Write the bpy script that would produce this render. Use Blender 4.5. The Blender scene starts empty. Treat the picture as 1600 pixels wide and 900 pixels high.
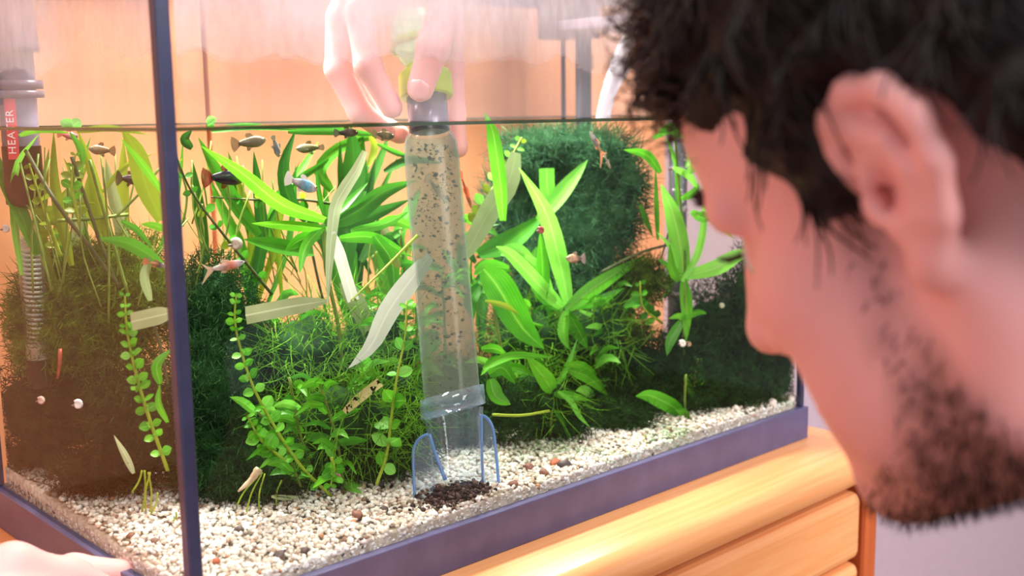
import bpy, bmesh, math, random
import numpy as np
from mathutils import Vector, Matrix, Quaternion, noise as mnoise
import openvdb as vdb

random.seed(7)
rng = np.random.default_rng(7)
scene = bpy.context.scene
COL = scene.collection

LAMP_W = 5.0                           # aquarium lamp

# ------------------------------------------------------------------ camera
# world: X along the tank's front pane, Y into the tank, Z up, z = 0 on the dresser top (metres)
CAM = np.array([-0.2633, -0.5384, 0.2970])
CR = np.array([0.72847653, -0.68493981, -0.01339429])
CU = np.array([0.11669696, 0.10480117, 0.98762267])
CF = np.array([0.67505835, 0.721023, -0.15627559])
FPX = 1748.09
cam_data = bpy.data.cameras.new('camera')
cam_data.sensor_width = 36.0
cam_data.lens = FPX / 1600 * 36
cam_data.clip_start = 0.01
cam_data.dof.use_dof = True
cam_data.dof.focus_distance = 0.765
cam_data.dof.aperture_fstop = 6.0
cam = bpy.data.objects.new('camera', cam_data)
COL.objects.link(cam)
cam.matrix_world = Matrix(((CR[0], CU[0], -CF[0], CAM[0]), (CR[1], CU[1], -CF[1], CAM[1]),
                           (CR[2], CU[2], -CF[2], CAM[2]), (0, 0, 0, 1)))
scene.camera = cam

# ------------------------------------------------------------------ world, lights, exposure
world = bpy.data.worlds.new('world')
scene.world = world
world.use_nodes = True
world.node_tree.nodes['Background'].inputs[0].default_value = (0.92, 0.90, 1.0, 1)
world.node_tree.nodes['Background'].inputs[1].default_value = 0.50


def area_light(name, loc, target, sx, sy, power, color, spread=math.pi):
    l = bpy.data.lights.new(name, 'AREA')
    l.shape = 'RECTANGLE'
    l.size = sx
    l.size_y = sy
    l.energy = power
    l.color = color
    l.spread = spread
    o = bpy.data.objects.new(name, l)
    COL.objects.link(o)
    o.location = loc
    d = Vector(target) - Vector(loc)
    o.rotation_euler = d.to_track_quat('-Z', 'Y').to_euler()
    return o


area_light('room_window_light', (0.35, -2.3, 1.25), (0.3, 0.0, 0.1), 1.6, 1.3, 62, (1.0, 0.96, 0.97))
area_light('ceiling_lamp_light', (-0.2, -0.5, 1.75), (0.2, 0.0, 0.0), 0.6, 0.6, 13, (1.0, 0.95, 0.92))
scene.view_settings.view_transform = 'Standard'
scene.view_settings.look = 'None'
scene.view_settings.gamma = 1
scene.view_settings.use_curve_mapping = False
scene.view_settings.exposure = 0.35
scene.cycles.transparent_max_bounces = 24

# ------------------------------------------------------------------ tank sizes
TL, TD, TH = 0.60, 0.30, 0.40          # outer length, depth, height
HB = 0.0294                            # base rail height
HW = 0.290                             # water level
GZ = 0.0365                            # gravel level


# ------------------------------------------------------------------ helpers
def ray(px, py):
    return CF + CR * (px - 800) / FPX - CU * (py - 450) / FPX


def W(px, py, t):                      # point at depth t in front of the photographer
    return CAM + ray(px, py) * t


def PY(px, py, Y):
    d = ray(px, py)
    return CAM + d * ((Y - CAM[1]) / d[1])


def PX(px, py, X):
    d = ray(px, py)
    return CAM + d * ((X - CAM[0]) / d[0])


def PZ(px, py, z):
    d = ray(px, py)
    return CAM + d * ((z - CAM[2]) / d[2])


def P(px, py, Y, m=0.014):             # a spot inside the tank
    d = ray(px, py)
    ylo = CAM[1] + d[1] * (m - CAM[0]) / d[0]
    yhi = CAM[1] + d[1] * (TL - m - CAM[0]) / d[0]
    Y = min(max(Y, ylo, 0.011), max(yhi, 0.011), TD - 0.012)
    return PY(px, py, Y)


def depth(p):
    return float((np.asarray(p) - CAM) @ CF)


def px2m(w, p):
    return w * depth(p) / FPX


def tag(o, label=None, cat=None, group=None, kind=None):
    if label:
        o['label'] = label
    if cat:
        o['category'] = cat
    if group:
        o['group'] = group
    if kind:
        o['kind'] = kind
    return o


def empty(name, loc, label=None, cat=None, group=None, kind=None):
    o = bpy.data.objects.new(name, None)
    COL.objects.link(o)
    o.location = Vector(loc)
    o.empty_display_size = 0.01
    return tag(o, label, cat, group, kind)


def mesh(name, verts, faces, mat, parent=None, smooth=True, uv=None):
    """Verts in world coordinates; the object's origin stays at the world origin unless it has a parent."""
    me = bpy.data.meshes.new(name)
    if isinstance(verts, np.ndarray) and isinstance(faces, np.ndarray) and len(faces):
        n, k = faces.shape
        me.vertices.add(len(verts))
        me.vertices.foreach_set('co', np.ascontiguousarray(verts, dtype=np.float32).ravel())
        me.loops.add(n * k)
        me.loops.foreach_set('vertex_index', np.ascontiguousarray(faces, dtype=np.int32).ravel())
        me.polygons.add(n)
        me.polygons.foreach_set('loop_start', np.arange(n, dtype=np.int32) * k)
        me.update(calc_edges=True)
    else:
        me.from_pydata([tuple(v) for v in verts], [], [tuple(f) for f in faces])
    if uv is not None:
        l = me.uv_layers.new(name='UV')
        li = np.empty(len(me.loops), dtype=np.int32)
        me.loops.foreach_get('vertex_index', li)
        l.data.foreach_set('uv', np.asarray(uv, dtype=np.float32)[li].ravel())
    if smooth:
        me.polygons.foreach_set('use_smooth', np.ones(len(me.polygons), dtype=bool))
    me.update()
    o = bpy.data.objects.new(name, me)
    COL.objects.link(o)
    if mat is not None:
        me.materials.append(mat)
    put(o, parent)
    return o


def put(o, parent):
    """Parent keeping the world position (parents are only ever translated)."""
    if parent is None:
        return
    wl = Vector(parent['_wl']) if '_wl' in parent else parent.location.copy()
    o.parent = parent
    o.location = o.location - wl
    o['_wl'] = tuple(wl + o.location)


class MB:
    def __init__(s):
        s.v = []
        s.f = []

    def add(s, v, f):
        b = len(s.v)
        s.v += [tuple(x) for x in v]
        s.f += [tuple(i + b for i in q) for q in f]
        return s

    def box(s, x0, x1, y0, y1, z0, z1):
        return s.add([(x0, y0, z0), (x1, y0, z0), (x1, y1, z0), (x0, y1, z0), (x0, y0, z1), (x1, y0, z1), (x1, y1, z1), (x0, y1, z1)],
                     [(0, 3, 2, 1), (4, 5, 6, 7), (0, 1, 5, 4), (1, 2, 6, 5), (2, 3, 7, 6), (3, 0, 4, 7)])

    def tube(s, pts, radii, n=10, cap=True):
        pts = [np.asarray(p, float) for p in pts]
        if not hasattr(radii, '__len__'):
            radii = [radii] * len(pts)
        rings = frames(pts)
        v = []
        for (p, a, b), r in zip(rings, radii):
            for k in range(n):
                t = 2 * math.pi * k / n
                v.append(p + a * (r * math.cos(t)) + b * (r * math.sin(t)))
        f = []
        for i in range(len(pts) - 1):
            for k in range(n):
                k2 = (k + 1) % n
                f.append((i * n + k, i * n + k2, (i + 1) * n + k2, (i + 1) * n + k))
        if cap:
            f.append(tuple(range(n - 1, -1, -1)))
            f.append(tuple((len(pts) - 1) * n + k for k in range(n)))
        return s.add(v, f)

    def ell(s, c, r, seg=12, ring=8, M=None):
        v = []
        f = []
        c = np.asarray(c, float)
        for i in range(ring + 1):
            th = math.pi * i / ring
            for k in range(seg):
                ph = 2 * math.pi * k / seg
                q = np.array([r[0] * math.sin(th) * math.cos(ph), r[1] * math.sin(th) * math.sin(ph), r[2] * math.cos(th)])
                if M is not None:
                    q = M @ q
                v.append(c + q)
        for i in range(ring):
            for k in range(seg):
                k2 = (k + 1) % seg
                f.append((i * seg + k, (i + 1) * seg + k, (i + 1) * seg + k2, i * seg + k2))
        return s.add(v, f)

    def build(s, name, mat, parent=None, smooth=True, bevel=0, bseg=2):
        o = mesh(name, s.v, s.f, mat, parent, smooth)
        if bevel:
            m = o.modifiers.new('bevel', 'BEVEL')
            m.width = bevel
            m.segments = bseg
            m.limit_method = 'ANGLE'
        return o


def frames(pts):
    out = []
    ref = None
    for i, p in enumerate(pts):
        t = pts[min(i + 1, len(pts) - 1)] - pts[max(i - 1, 0)]
        t = t / (np.linalg.norm(t) + 1e-12)
        if ref is None:
            ref = np.array([0, 0, 1.0]) if abs(t[2]) < 0.9 else np.array([1.0, 0, 0])
        a = ref - t * (ref @ t)
        a /= np.linalg.norm(a) + 1e-12
        b = np.cross(t, a)
        ref = a
        out.append((p, a, b))
    return out


def spline(pts, n):
    pts = [np.asarray(p, float) for p in pts]
    if len(pts) == 2:
        return [pts[0] + (pts[1] - pts[0]) * i / (n - 1) for i in range(n)]
    q = [2 * pts[0] - pts[1]] + pts + [2 * pts[-1] - pts[-2]]
    out = []
    m = len(pts) - 1
    for i in range(n):
        t = i / (n - 1) * m
        k = min(int(t), m - 1)
        t -= k
        a, b, c, d = q[k], q[k + 1], q[k + 2], q[k + 3]
        out.append(0.5 * ((2 * b) + (c - a) * t + (2 * a - 5 * b + 4 * c - d) * t * t + (3 * b - a - 3 * c + d) * t ** 3))
    return out


def axis_frame(x, upv):                # rotation matrix with x along x and z near upv
    x = np.asarray(x, float)
    x = x / np.linalg.norm(x)
    y = np.cross(upv, x)
    y /= np.linalg.norm(y)
    z = np.cross(x, y)
    return np.stack([x, y, z], axis=1)


# ------------------------------------------------------------------ materials
def newmat(name):
    m = bpy.data.materials.new(name)
    m.use_nodes = True
    nt = m.node_tree
    nt.nodes.clear()
    out = nt.nodes.new('ShaderNodeOutputMaterial')
    return m, nt, nt.nodes.new, nt.links.new, out


def rgba(c):
    return (c[0], c[1], c[2], 1)


def S(r, g, b):                        # 0-255 sRGB to linear
    return tuple(((x / 255) / 12.92 if x / 255 <= 0.04045 else (((x / 255) + 0.055) / 1.055) ** 2.4) for x in (r, g, b))


def pmat(name, c1, c2=None, rough=0.5, metal=0.0, scale=30, spec=0.5, bump=0.0, stretch=None, sss=0.0, detail=3, trans=0.0, lo=0.35, hi=0.65):
    """Principled surface with a noise mix of two colours, an optional bump and optional sub-surface or thin translucency."""
    m, nt, N, L, out = newmat(name)
    b = N('ShaderNodeBsdfPrincipled')
    b.inputs['Roughness'].default_value = rough
    b.inputs['Metallic'].default_value = metal
    b.inputs['Specular IOR Level'].default_value = spec
    tc = N('ShaderNodeTexCoord')
    mp = N('ShaderNodeMapping')
    if stretch:
        mp.inputs['Scale'].default_value = stretch
    L(tc.outputs['Object'], mp.inputs['Vector'])
    nz = N('ShaderNodeTexNoise')
    nz.inputs['Scale'].default_value = scale
    nz.inputs['Detail'].default_value = detail
    L(mp.outputs['Vector'], nz.inputs['Vector'])
    cr = N('ShaderNodeValToRGB')
    cr.color_ramp.elements[0].position = lo
    cr.color_ramp.elements[1].position = hi
    cr.color_ramp.elements[0].color = rgba(c1)
    cr.color_ramp.elements[1].color = rgba(c2 or c1)
    L(nz.outputs['Fac'], cr.inputs['Fac'])
    L(cr.outputs['Color'], b.inputs['Base Color'])
    if sss:
        b.inputs['Subsurface Weight'].default_value = sss
        b.inputs['Subsurface Radius'].default_value = (0.012, 0.005, 0.003)
        b.inputs['Subsurface Scale'].default_value = 0.6
    if bump:
        bp = N('ShaderNodeBump')
        bp.inputs['Strength'].default_value = bump
        bp.inputs['Distance'].default_value = 0.002
        L(nz.outputs['Fac'], bp.inputs['Height'])
        L(bp.outputs['Normal'], b.inputs['Normal'])
    sh = b.outputs[0]
    if trans:
        t = N('ShaderNodeBsdfTranslucent')
        L(cr.outputs['Color'], t.inputs['Color'])
        mx = N('ShaderNodeMixShader')
        mx.inputs[0].default_value = trans
        L(b.outputs[0], mx.inputs[1])
        L(t.outputs[0], mx.inputs[2])
        sh = mx.outputs[0]
    L(sh, out.inputs['Surface'])
    return m


def leafmat(name, c1, c2, rib, trans=0.4, rough=0.38, vein=0.5, holes=0.0):
    """Leaf blade: mottled green, pale midrib and faint veins along the blade, light shining through."""
    m, nt, N, L, out = newmat(name)
    uv = N('ShaderNodeUVMap')
    sx = N('ShaderNodeSeparateXYZ')
    L(uv.outputs[0], sx.inputs[0])

    def mth(op, a, b=None, c=None):
        n = N('ShaderNodeMath')
        n.operation = op
        for i, x in enumerate((a, b, c)):
            if x is None:
                continue
            if hasattr(x, 'links') or hasattr(x, 'is_linked'):
                L(x, n.inputs[i])
            else:
                n.inputs[i].default_value = x
        return n.outputs[0]
    u = sx.outputs['X']
    dm = mth('ABSOLUTE', mth('SUBTRACT', u, 0.5))
    ribf = mth('MULTIPLY', mth('SUBTRACT', 1.0, mth('MINIMUM', mth('DIVIDE', dm, 0.07), 1.0)), vein)
    vn = mth('MULTIPLY', mth('POWER', mth('ABSOLUTE', mth('SINE', mth('MULTIPLY', u, 34.0))), 6.0), 0.22 * vein)
    rf = mth('MINIMUM', mth('ADD', ribf, vn), 1.0)
    oi = N('ShaderNodeObjectInfo')
    tc = N('ShaderNodeTexCoord')
    nz = N('ShaderNodeTexNoise')
    nz.inputs['Scale'].default_value = 42
    nz.inputs['Detail'].default_value = 3
    L(tc.outputs['Object'], nz.inputs['Vector'])
    mixf = mth('ADD', mth('MULTIPLY', nz.outputs['Fac'], 0.7), mth('MULTIPLY', oi.outputs['Random'], 0.5))
    cr = N('ShaderNodeValToRGB')
    cr.color_ramp.elements[0].position = 0.3
    cr.color_ramp.elements[1].position = 0.85
    cr.color_ramp.elements[0].color = rgba(c1)
    cr.color_ramp.elements[1].color = rgba(c2)
    L(mixf, cr.inputs['Fac'])
    mc = N('ShaderNodeMixRGB')
    L(rf, mc.inputs[0])
    L(cr.outputs['Color'], mc.inputs[1])
    mc.inputs[2].default_value = rgba(rib)
    b = N('ShaderNodeBsdfPrincipled')
    b.inputs['Roughness'].default_value = rough
    b.inputs['Specular IOR Level'].default_value = 0.35
    L(mc.outputs[0], b.inputs['Base Color'])
    t = N('ShaderNodeBsdfTranslucent')
    L(mc.outputs[0], t.inputs['Color'])
    mx = N('ShaderNodeMixShader')
    mx.inputs[0].default_value = trans
    L(b.outputs[0], mx.inputs[1])
    L(t.outputs[0], mx.inputs[2])
    sh = mx.outputs[0]
    if holes:
        nh = N('ShaderNodeTexNoise')
        nh.inputs['Scale'].default_value = 260
        L(tc.outputs['Object'], nh.inputs['Vector'])
        g = mth('GREATER_THAN', nh.outputs['Fac'], 1 - holes)
        hd = N('ShaderNodeBsdfDiffuse')
        hd.inputs['Color'].default_value = (0.01, 0.012, 0.004, 1)
        m2 = N('ShaderNodeMixShader')
        L(g, m2.inputs[0])
        L(sh, m2.inputs[1])
        L(hd.outputs[0], m2.inputs[2])
        sh = m2.outputs[0]
    L(sh, out.inputs['Surface'])
    return m


def glassmat(name, tint=(1, 1, 1), f0=0.04, rough=0.0, body=None, body_fac=0.0, edge=0.0, edge_col=(1, 1, 1), gain=0.9):
    """Thin clear sheet: straight transmission, Fresnel reflection, optional cloudiness and a tinted rim where seen edge on."""
    m, nt, N, L, out = newmat(name)
    lw = N('ShaderNodeLayerWeight')
    lw.inputs['Blend'].default_value = 0.5
    pw = N('ShaderNodeMath')
    pw.operation = 'POWER'
    L(lw.outputs['Facing'], pw.inputs[0])
    pw.inputs[1].default_value = 5
    ma = N('ShaderNodeMath')
    ma.operation = 'MULTIPLY_ADD'
    L(pw.outputs[0], ma.inputs[0])
    ma.inputs[1].default_value = gain
    ma.inputs[2].default_value = f0
    tr = N('ShaderNodeBsdfTransparent')
    tr.inputs['Color'].default_value = rgba(tint)
    gl = N('ShaderNodeBsdfGlossy')
    gl.inputs['Roughness'].default_value = rough
    mx = N('ShaderNodeMixShader')
    L(ma.outputs[0], mx.inputs[0])
    base = tr.outputs[0]
    if body is not None:
        d = N('ShaderNodeBsdfDiffuse')
        d.inputs['Color'].default_value = rgba(body)
        t2 = N('ShaderNodeBsdfTranslucent')
        t2.inputs['Color'].default_value = rgba(body)
        md = N('ShaderNodeMixShader')
        md.inputs[0].default_value = 0.5
        L(d.outputs[0], md.inputs[1])
        L(t2.outputs[0], md.inputs[2])
        mb = N('ShaderNodeMixShader')
        mb.inputs[0].default_value = body_fac
        if edge:
            p2 = N('ShaderNodeMath')
            p2.operation = 'POWER'
            L(lw.outputs['Facing'], p2.inputs[0])
            p2.inputs[1].default_value = 3
            m3 = N('ShaderNodeMath')
            m3.operation = 'MULTIPLY_ADD'
            L(p2.outputs[0], m3.inputs[0])
            m3.inputs[1].default_value = edge
            m3.inputs[2].default_value = body_fac
            L(m3.outputs[0], mb.inputs[0])
        L(tr.outputs[0], mb.inputs[1])
        L(md.outputs[0], mb.inputs[2])
        base = mb.outputs[0]
    L(base, mx.inputs[1])
    L(gl.outputs[0], mx.inputs[2])
    L(mx.outputs[0], out.inputs['Surface'])
    return m


M = {}
M['glass'] = glassmat('tank_glass', (0.985, 0.995, 0.99), f0=0.018, gain=0.3)
M['water_top'] = glassmat('water_surface', (0.96, 0.99, 0.96), f0=0.02)
M['meniscus'] = glassmat('meniscus', (0.30, 0.40, 0.27), f0=0.1, body=(0.12, 0.2, 0.1), body_fac=0.3)
M['black_plastic'] = pmat('black_plastic', S(44, 48, 74), S(52, 56, 86), rough=0.35, scale=60)
M['rail_plastic'] = pmat('rail_plastic', S(86, 82, 116), S(94, 90, 126), rough=0.34, scale=50)
M['wood'] = pmat('orange_wood', S(236, 160, 100), S(243, 176, 118), rough=0.3, scale=7, stretch=(1.2, 30, 30), detail=5)
M['wood_dark'] = pmat('shaded_reddish_wood', S(176, 84, 40), S(196, 100, 52), rough=0.4, scale=7, stretch=(22, 22, 1.2), detail=5)  # reddish dresser wood with the shade of gaps and side put into its colour
M['panel'] = pmat('peach_panel', S(243, 166, 120), S(246, 174, 130), rough=0.5, scale=5, stretch=(16, 16, 1), detail=4)
M['wall'] = pmat('lavender_wall', S(196, 178, 190), S(202, 184, 196), rough=0.85, scale=60, bump=0.1)
M['floor'] = pmat('floor_boards', S(150, 110, 80), S(170, 126, 92), rough=0.5, scale=5, stretch=(1, 14, 1))


# ------------------------------------------------------------------ structure: walls, floor, ceiling
tag(MB().box(-2.2, 3.2, 0.40, 0.46, -0.75, 1.75).build('wall_back', M['wall'], smooth=False), kind='structure')
tag(MB().box(3.2, 3.26, -3.2, 0.46, -0.75, 1.75).build('wall_right', M['wall'], smooth=False), kind='structure')
tag(MB().box(-2.2, 3.2, -3.2, 0.46, -0.80, -0.75).build('floor', M['floor'], smooth=False), kind='structure')

# peach wooden boards standing against the wall behind the tank
pan = empty('wall_panel', (0.2, 0.36, -0.75), 'peach coloured smooth wooden boards covering the wall behind the aquarium', 'wall panel')
for x0, x1 in ((-0.56, 0.2125), (0.2165, 0.835)):
    MB().box(x0, x1, 0.352, 0.372, -0.75, 1.3).build('board', M['panel'], pan, smooth=False, bevel=0.001)
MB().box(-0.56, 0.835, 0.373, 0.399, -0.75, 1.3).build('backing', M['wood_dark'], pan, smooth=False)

# ------------------------------------------------------------------ dresser
dr = empty('dresser', (0.1, 0.14, -0.75), 'orange wooden chest of drawers with rounded top edge under the aquarium', 'dresser')
DX0, DX1, DF, DB = -0.62, 0.648, -0.060, 0.345


def slab(x0, x1, yf, yb, z0, z1, r, rc, n=6):
    """Top board with a rounded front edge profile and a rounded right front corner."""
    outline = [(x0, yb), (x0, yf)]
    for k in range(n + 1):
        a = -math.pi / 2 + (math.pi / 2) * k / n
        outline.append((x1 - rc + rc * math.cos(a), yf + rc + rc * math.sin(a)))
    outline.append((x1, yb))
    cx, cy = (x0 + x1) / 2, (yf + yb) / 2
    prof = []
    for k in range(9):
        a = -math.pi / 2 + math.pi * k / 8
        prof.append((r * (1 - math.cos(a)), (z0 + z1) / 2 + (z1 - z0) / 2 * math.sin(a)))
    v = []
    for ins, z in prof:
        for (x, y) in outline:
            dx = -ins if x > cx else 0
            dy = ins if y < cy else 0
            v.append((x + dx, y + dy, z))
    m = len(outline)
    f = []
    for i in range(len(prof) - 1):
        for k in range(m):
            k2 = (k + 1) % m
            f.append((i * m + k, i * m + k2, (i + 1) * m + k2, (i + 1) * m + k))
    f.append(tuple(range(m - 1, -1, -1)))
    f.append(tuple((len(prof) - 1) * m + k for k in range(m)))
    return v, f


v, f = slab(DX0, DX1, DF - 0.006, DB, -0.030, 0.0, 0.012, 0.028)
mesh('top', v, f, M['wood'], dr)
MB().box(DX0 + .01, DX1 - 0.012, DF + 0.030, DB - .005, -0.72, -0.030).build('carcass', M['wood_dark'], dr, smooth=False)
for (x0, x1) in ((DX1 - 0.030, DX1 - 0.008), (DX0 + .004, DX0 + .026)):
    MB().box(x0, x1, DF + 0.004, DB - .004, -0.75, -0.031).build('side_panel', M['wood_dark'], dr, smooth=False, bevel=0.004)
zt = -0.040
for hgt in (0.062, 0.165, 0.165, 0.165):
    d = MB().box(DX0 + .032, DX1 - 0.037, DF + 0.004, DF + 0.028, zt - hgt, zt).build('drawer', M['wood'], dr, smooth=False, bevel=0.008, bseg=3)
    for hx in (-0.30, 0.32):
        k = MB().tube([(hx, DF + .006, zt - hgt / 2), (hx, DF - .006, zt - hgt / 2), (hx, DF - .010, zt - hgt / 2), (hx, DF - .016, zt - hgt / 2)], [.006, .006, .012, .009], 14) if hgt > .1 else None
        if k:
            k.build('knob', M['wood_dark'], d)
    zt -= hgt + 0.004
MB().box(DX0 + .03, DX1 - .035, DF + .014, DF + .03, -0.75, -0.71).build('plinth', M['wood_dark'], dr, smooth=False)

# ------------------------------------------------------------------ aquarium
G = 0.004
aq = empty('aquarium', (0.30, 0.15, 0.0), 'rectangular glass aquarium with dark base rails standing on the orange dresser', 'aquarium')
for nm, b in (('front', (G, TL - G, 0.0, G)), ('back', (G, TL - G, TD - G, TD)), ('left', (0.0, G, 0, TD)), ('right', (TL - G, TL, 0, TD))):
    MB().box(b[0], b[1], b[2], b[3], HB, TH).build('glass_pane', M['glass'], aq, smooth=False)
MB().box(0, TL, 0, TD, 0.012, 0.016).build('bottom_pane', M['black_plastic'], aq, smooth=False)
RT = 0.0035
for nm, b in (('f', (-RT, TL + RT, -RT, 0.004)), ('b', (-RT, TL + RT, TD - 0.004, TD + RT)), ('l', (-RT, 0.004, 0.0041, TD - 0.0041)), ('r', (TL - .004, TL + RT, 0.0041, TD - 0.0041))):
    MB().box(b[0], b[1], b[2], b[3], 0.0, HB).build('base_rail', M['rail_plastic'], aq, smooth=False, bevel=0.0008)
for x, y, w in ((0.0, 0.0, 0.0075), (TL, 0.0, 0.005), (0.0, TD, 0.004), (TL, TD, 0.0035)):
    sx = 1 if x == 0 else -1
    sy = 1 if y == 0 else -1
    xs = sorted((x - sx * .0006, x + sx * w))
    ys = sorted((y - sy * .0006, y + sy * w))
    MB().box(xs[0], xs[1], ys[0], ys[1], HB + .0002, TH).build('corner_post', M['black_plastic'], aq, smooth=False, bevel=0.0012)
for nm, b in (('f', (-RT, TL + RT, -RT, 0.006)), ('b', (-RT, TL + RT, TD - 0.006, TD + RT)), ('l', (-RT, 0.006, 0.0061, TD - 0.0061)), ('r', (TL - .006, TL + RT, 0.0061, TD - 0.0061))):
    MB().box(b[0], b[1], b[2], b[3], TH, TH + .014).build('top_rail', M['rail_plastic'], aq, smooth=False, bevel=0.0008)


# limescale and condensation dried on the inside of the panes above the water, with a scalloped lower edge
def filmmat():
    m, nt, N, L, out = newmat('dried_water_film')
    tc = N('ShaderNodeTexCoord')
    sx = N('ShaderNodeSeparateXYZ')
    L(tc.outputs['Object'], sx.inputs[0])

    def mth(op, a, b=None, c=None, clamp=False):
        n = N('ShaderNodeMath')
        n.operation = op
        n.use_clamp = clamp
        for i, x in enumerate((a, b, c)):
            if x is None:
                continue
            if hasattr(x, 'is_linked'):
                L(x, n.inputs[i])
            else:
                n.inputs[i].default_value = x
        return n.outputs[0]
    nz = N('ShaderNodeTexNoise')
    nz.inputs['Scale'].default_value = 26
    nz.inputs['Detail'].default_value = 2
    mp = N('ShaderNodeMapping')
    mp.inputs['Scale'].default_value = (1, 1, 0.5)
    L(tc.outputs['Object'], mp.inputs['Vector'])
    L(mp.outputs[0], nz.inputs['Vector'])
    n2 = N('ShaderNodeTexNoise')
    n2.inputs['Scale'].default_value = 5.5
    n2.inputs['Detail'].default_value = 1
    L(tc.outputs['Object'], n2.inputs['Vector'])
    n3 = N('ShaderNodeTexNoise')
    n3.inputs['Scale'].default_value = 150
    n3.inputs['Detail'].default_value = 4
    m3 = N('ShaderNodeMapping')
    m3.inputs['Scale'].default_value = (1, 1, 0.35)
    L(tc.outputs['Object'], m3.inputs['Vector'])
    L(m3.outputs[0], n3.inputs['Vector'])
    # object z is measured from the aquarium's foot
    z = mth('ADD', sx.outputs['Z'], mth('MULTIPLY', mth('SUBTRACT', nz.outputs['Fac'], 0.5), 0.030))
    edge = mth('MULTIPLY', mth('SUBTRACT', z, 0.324), 260.0, clamp=True)
    grow = mth('ADD', 0.36, mth('MULTIPLY', mth('SUBTRACT', sx.outputs['Z'], 0.318), 15.0), clamp=True)
    patch = mth('MULTIPLY', mth('SUBTRACT', n2.outputs['Fac'], 0.15), 2.4, clamp=True)
    fine = mth('ADD', 0.65, mth('MULTIPLY', n3.outputs['Fac'], 0.7))
    fac = mth('MULTIPLY', mth('MULTIPLY', edge, grow), mth('MULTIPLY', patch, fine))
    fac = mth('ADD', fac, mth('MULTIPLY', mth('SUBTRACT', 1.0, edge), 0.15))     # faint haze painted in below the edge, paling the wall behind
    fac = mth('MINIMUM', fac, 0.88)
    d = N('ShaderNodeBsdfDiffuse')
    d.inputs['Color'].default_value = (0.86, 0.86, 0.97, 1)
    t = N('ShaderNodeBsdfTranslucent')
    t.inputs['Color'].default_value = (0.86, 0.86, 0.97, 1)
    md = N('ShaderNodeMixShader')
    md.inputs[0].default_value = 0.6
    L(d.outputs[0], md.inputs[1])
    L(t.outputs[0], md.inputs[2])
    tr = N('ShaderNodeBsdfTransparent')
    mx = N('ShaderNodeMixShader')
    L(fac, mx.inputs[0])
    L(tr.outputs[0], mx.inputs[1])
    L(md.outputs[0], mx.inputs[2])
    L(mx.outputs[0], out.inputs['Surface'])
    return m


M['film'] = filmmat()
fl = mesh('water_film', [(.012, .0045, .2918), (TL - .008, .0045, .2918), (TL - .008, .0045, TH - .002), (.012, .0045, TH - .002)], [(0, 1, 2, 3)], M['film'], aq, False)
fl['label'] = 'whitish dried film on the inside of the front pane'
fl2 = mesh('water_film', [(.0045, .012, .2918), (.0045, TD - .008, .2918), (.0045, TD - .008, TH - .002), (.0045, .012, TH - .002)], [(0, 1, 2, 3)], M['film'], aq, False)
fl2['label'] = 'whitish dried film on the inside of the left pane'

# ------------------------------------------------------------------ water
wt = empty('water', (0.30, 0.15, HB), 'clear water filling most of the aquarium', 'water')
wv = []
nx, ny = 60, 30
for j in range(ny + 1):
    for i in range(nx + 1):
        x = .005 + (TL - .01) * i / nx
        y = .005 + (TD - .01) * j / ny
        wv.append((x, y, HW + 0.0004 * mnoise.noise(Vector((x * 28, y * 28, 0)))))
wf = [(j * (nx + 1) + i, j * (nx + 1) + i + 1, (j + 1) * (nx + 1) + i + 1, (j + 1) * (nx + 1) + i) for j in range(ny) for i in range(nx)]
mesh('surface', wv, wf, M['water_top'], wt)
for b in ((.0085, TL - .0055, .0047, .0062), (.0055, TL - .0055, TD - .0062, TD - .0047), (.0047, .0062, .0085, TD - .0055), (TL - .0062, TL - .0047, .0065, TD - .0055)):
    MB().box(b[0], b[1], b[2], b[3], HW - .0012, HW + .0010).build('meniscus', M['meniscus'], wt, smooth=False)
# the water itself is faintly tea coloured
M['water_body'] = glassmat('tea_tinted_water', (0.98, 0.955, 0.905), f0=0.0, gain=0.0)
wx0, wx1, wy0, wy1 = .0052, TL - .0052, .0063, TD - .0063
mesh('body', [(wx0, wy0, HB), (wx1, wy0, HB), (wx1, wy1, HB), (wx0, wy1, HB), (wx0, wy0, HW - .002), (wx1, wy0, HW - .002), (wx1, wy1, HW - .002), (wx0, wy1, HW - .002)],
     [(0, 1, 5, 4), (1, 2, 6, 5), (2, 3, 7, 6), (3, 0, 4, 7)], M['water_body'], wt, smooth=False)

# ------------------------------------------------------------------ aquarium lamp over the tank
lp = empty('aquarium_lamp', (0.30, 0.215, TH + .014), 'slim white lamp bar lying across the top of the aquarium', 'lamp')
M['white_plastic'] = pmat('white_plastic', (0.75, 0.75, 0.77), rough=0.4, scale=20)
MB().box(0.06, 0.54, 0.165, 0.265, 0.452, 0.472).build('housing', M['white_plastic'], lp, smooth=False, bevel=0.004)
for x in (0.075, 0.525):
    MB().box(x - .006, x + .006, 0.17, 0.305, 0.4145, 0.452).build('bracket', M['white_plastic'], lp, smooth=False, bevel=0.001)
la = area_light('lamp_tube', (0.30, 0.205, 0.450), (0.30, 0.150, 0.0), 0.46, 0.06, LAMP_W, (1.0, 0.98, 0.95), math.radians(105))
put(la, lp)

# ------------------------------------------------------------------ gravel
def gravel_h(x, y):
    return GZ + 0.010 * np.clip((y - .05) / .25, 0, 1) + 0.0016 * np.sin(23 * x + 3) * np.cos(19 * y) + 0.001 * np.sin(61 * x) * np.sin(53 * y + 1)


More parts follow.
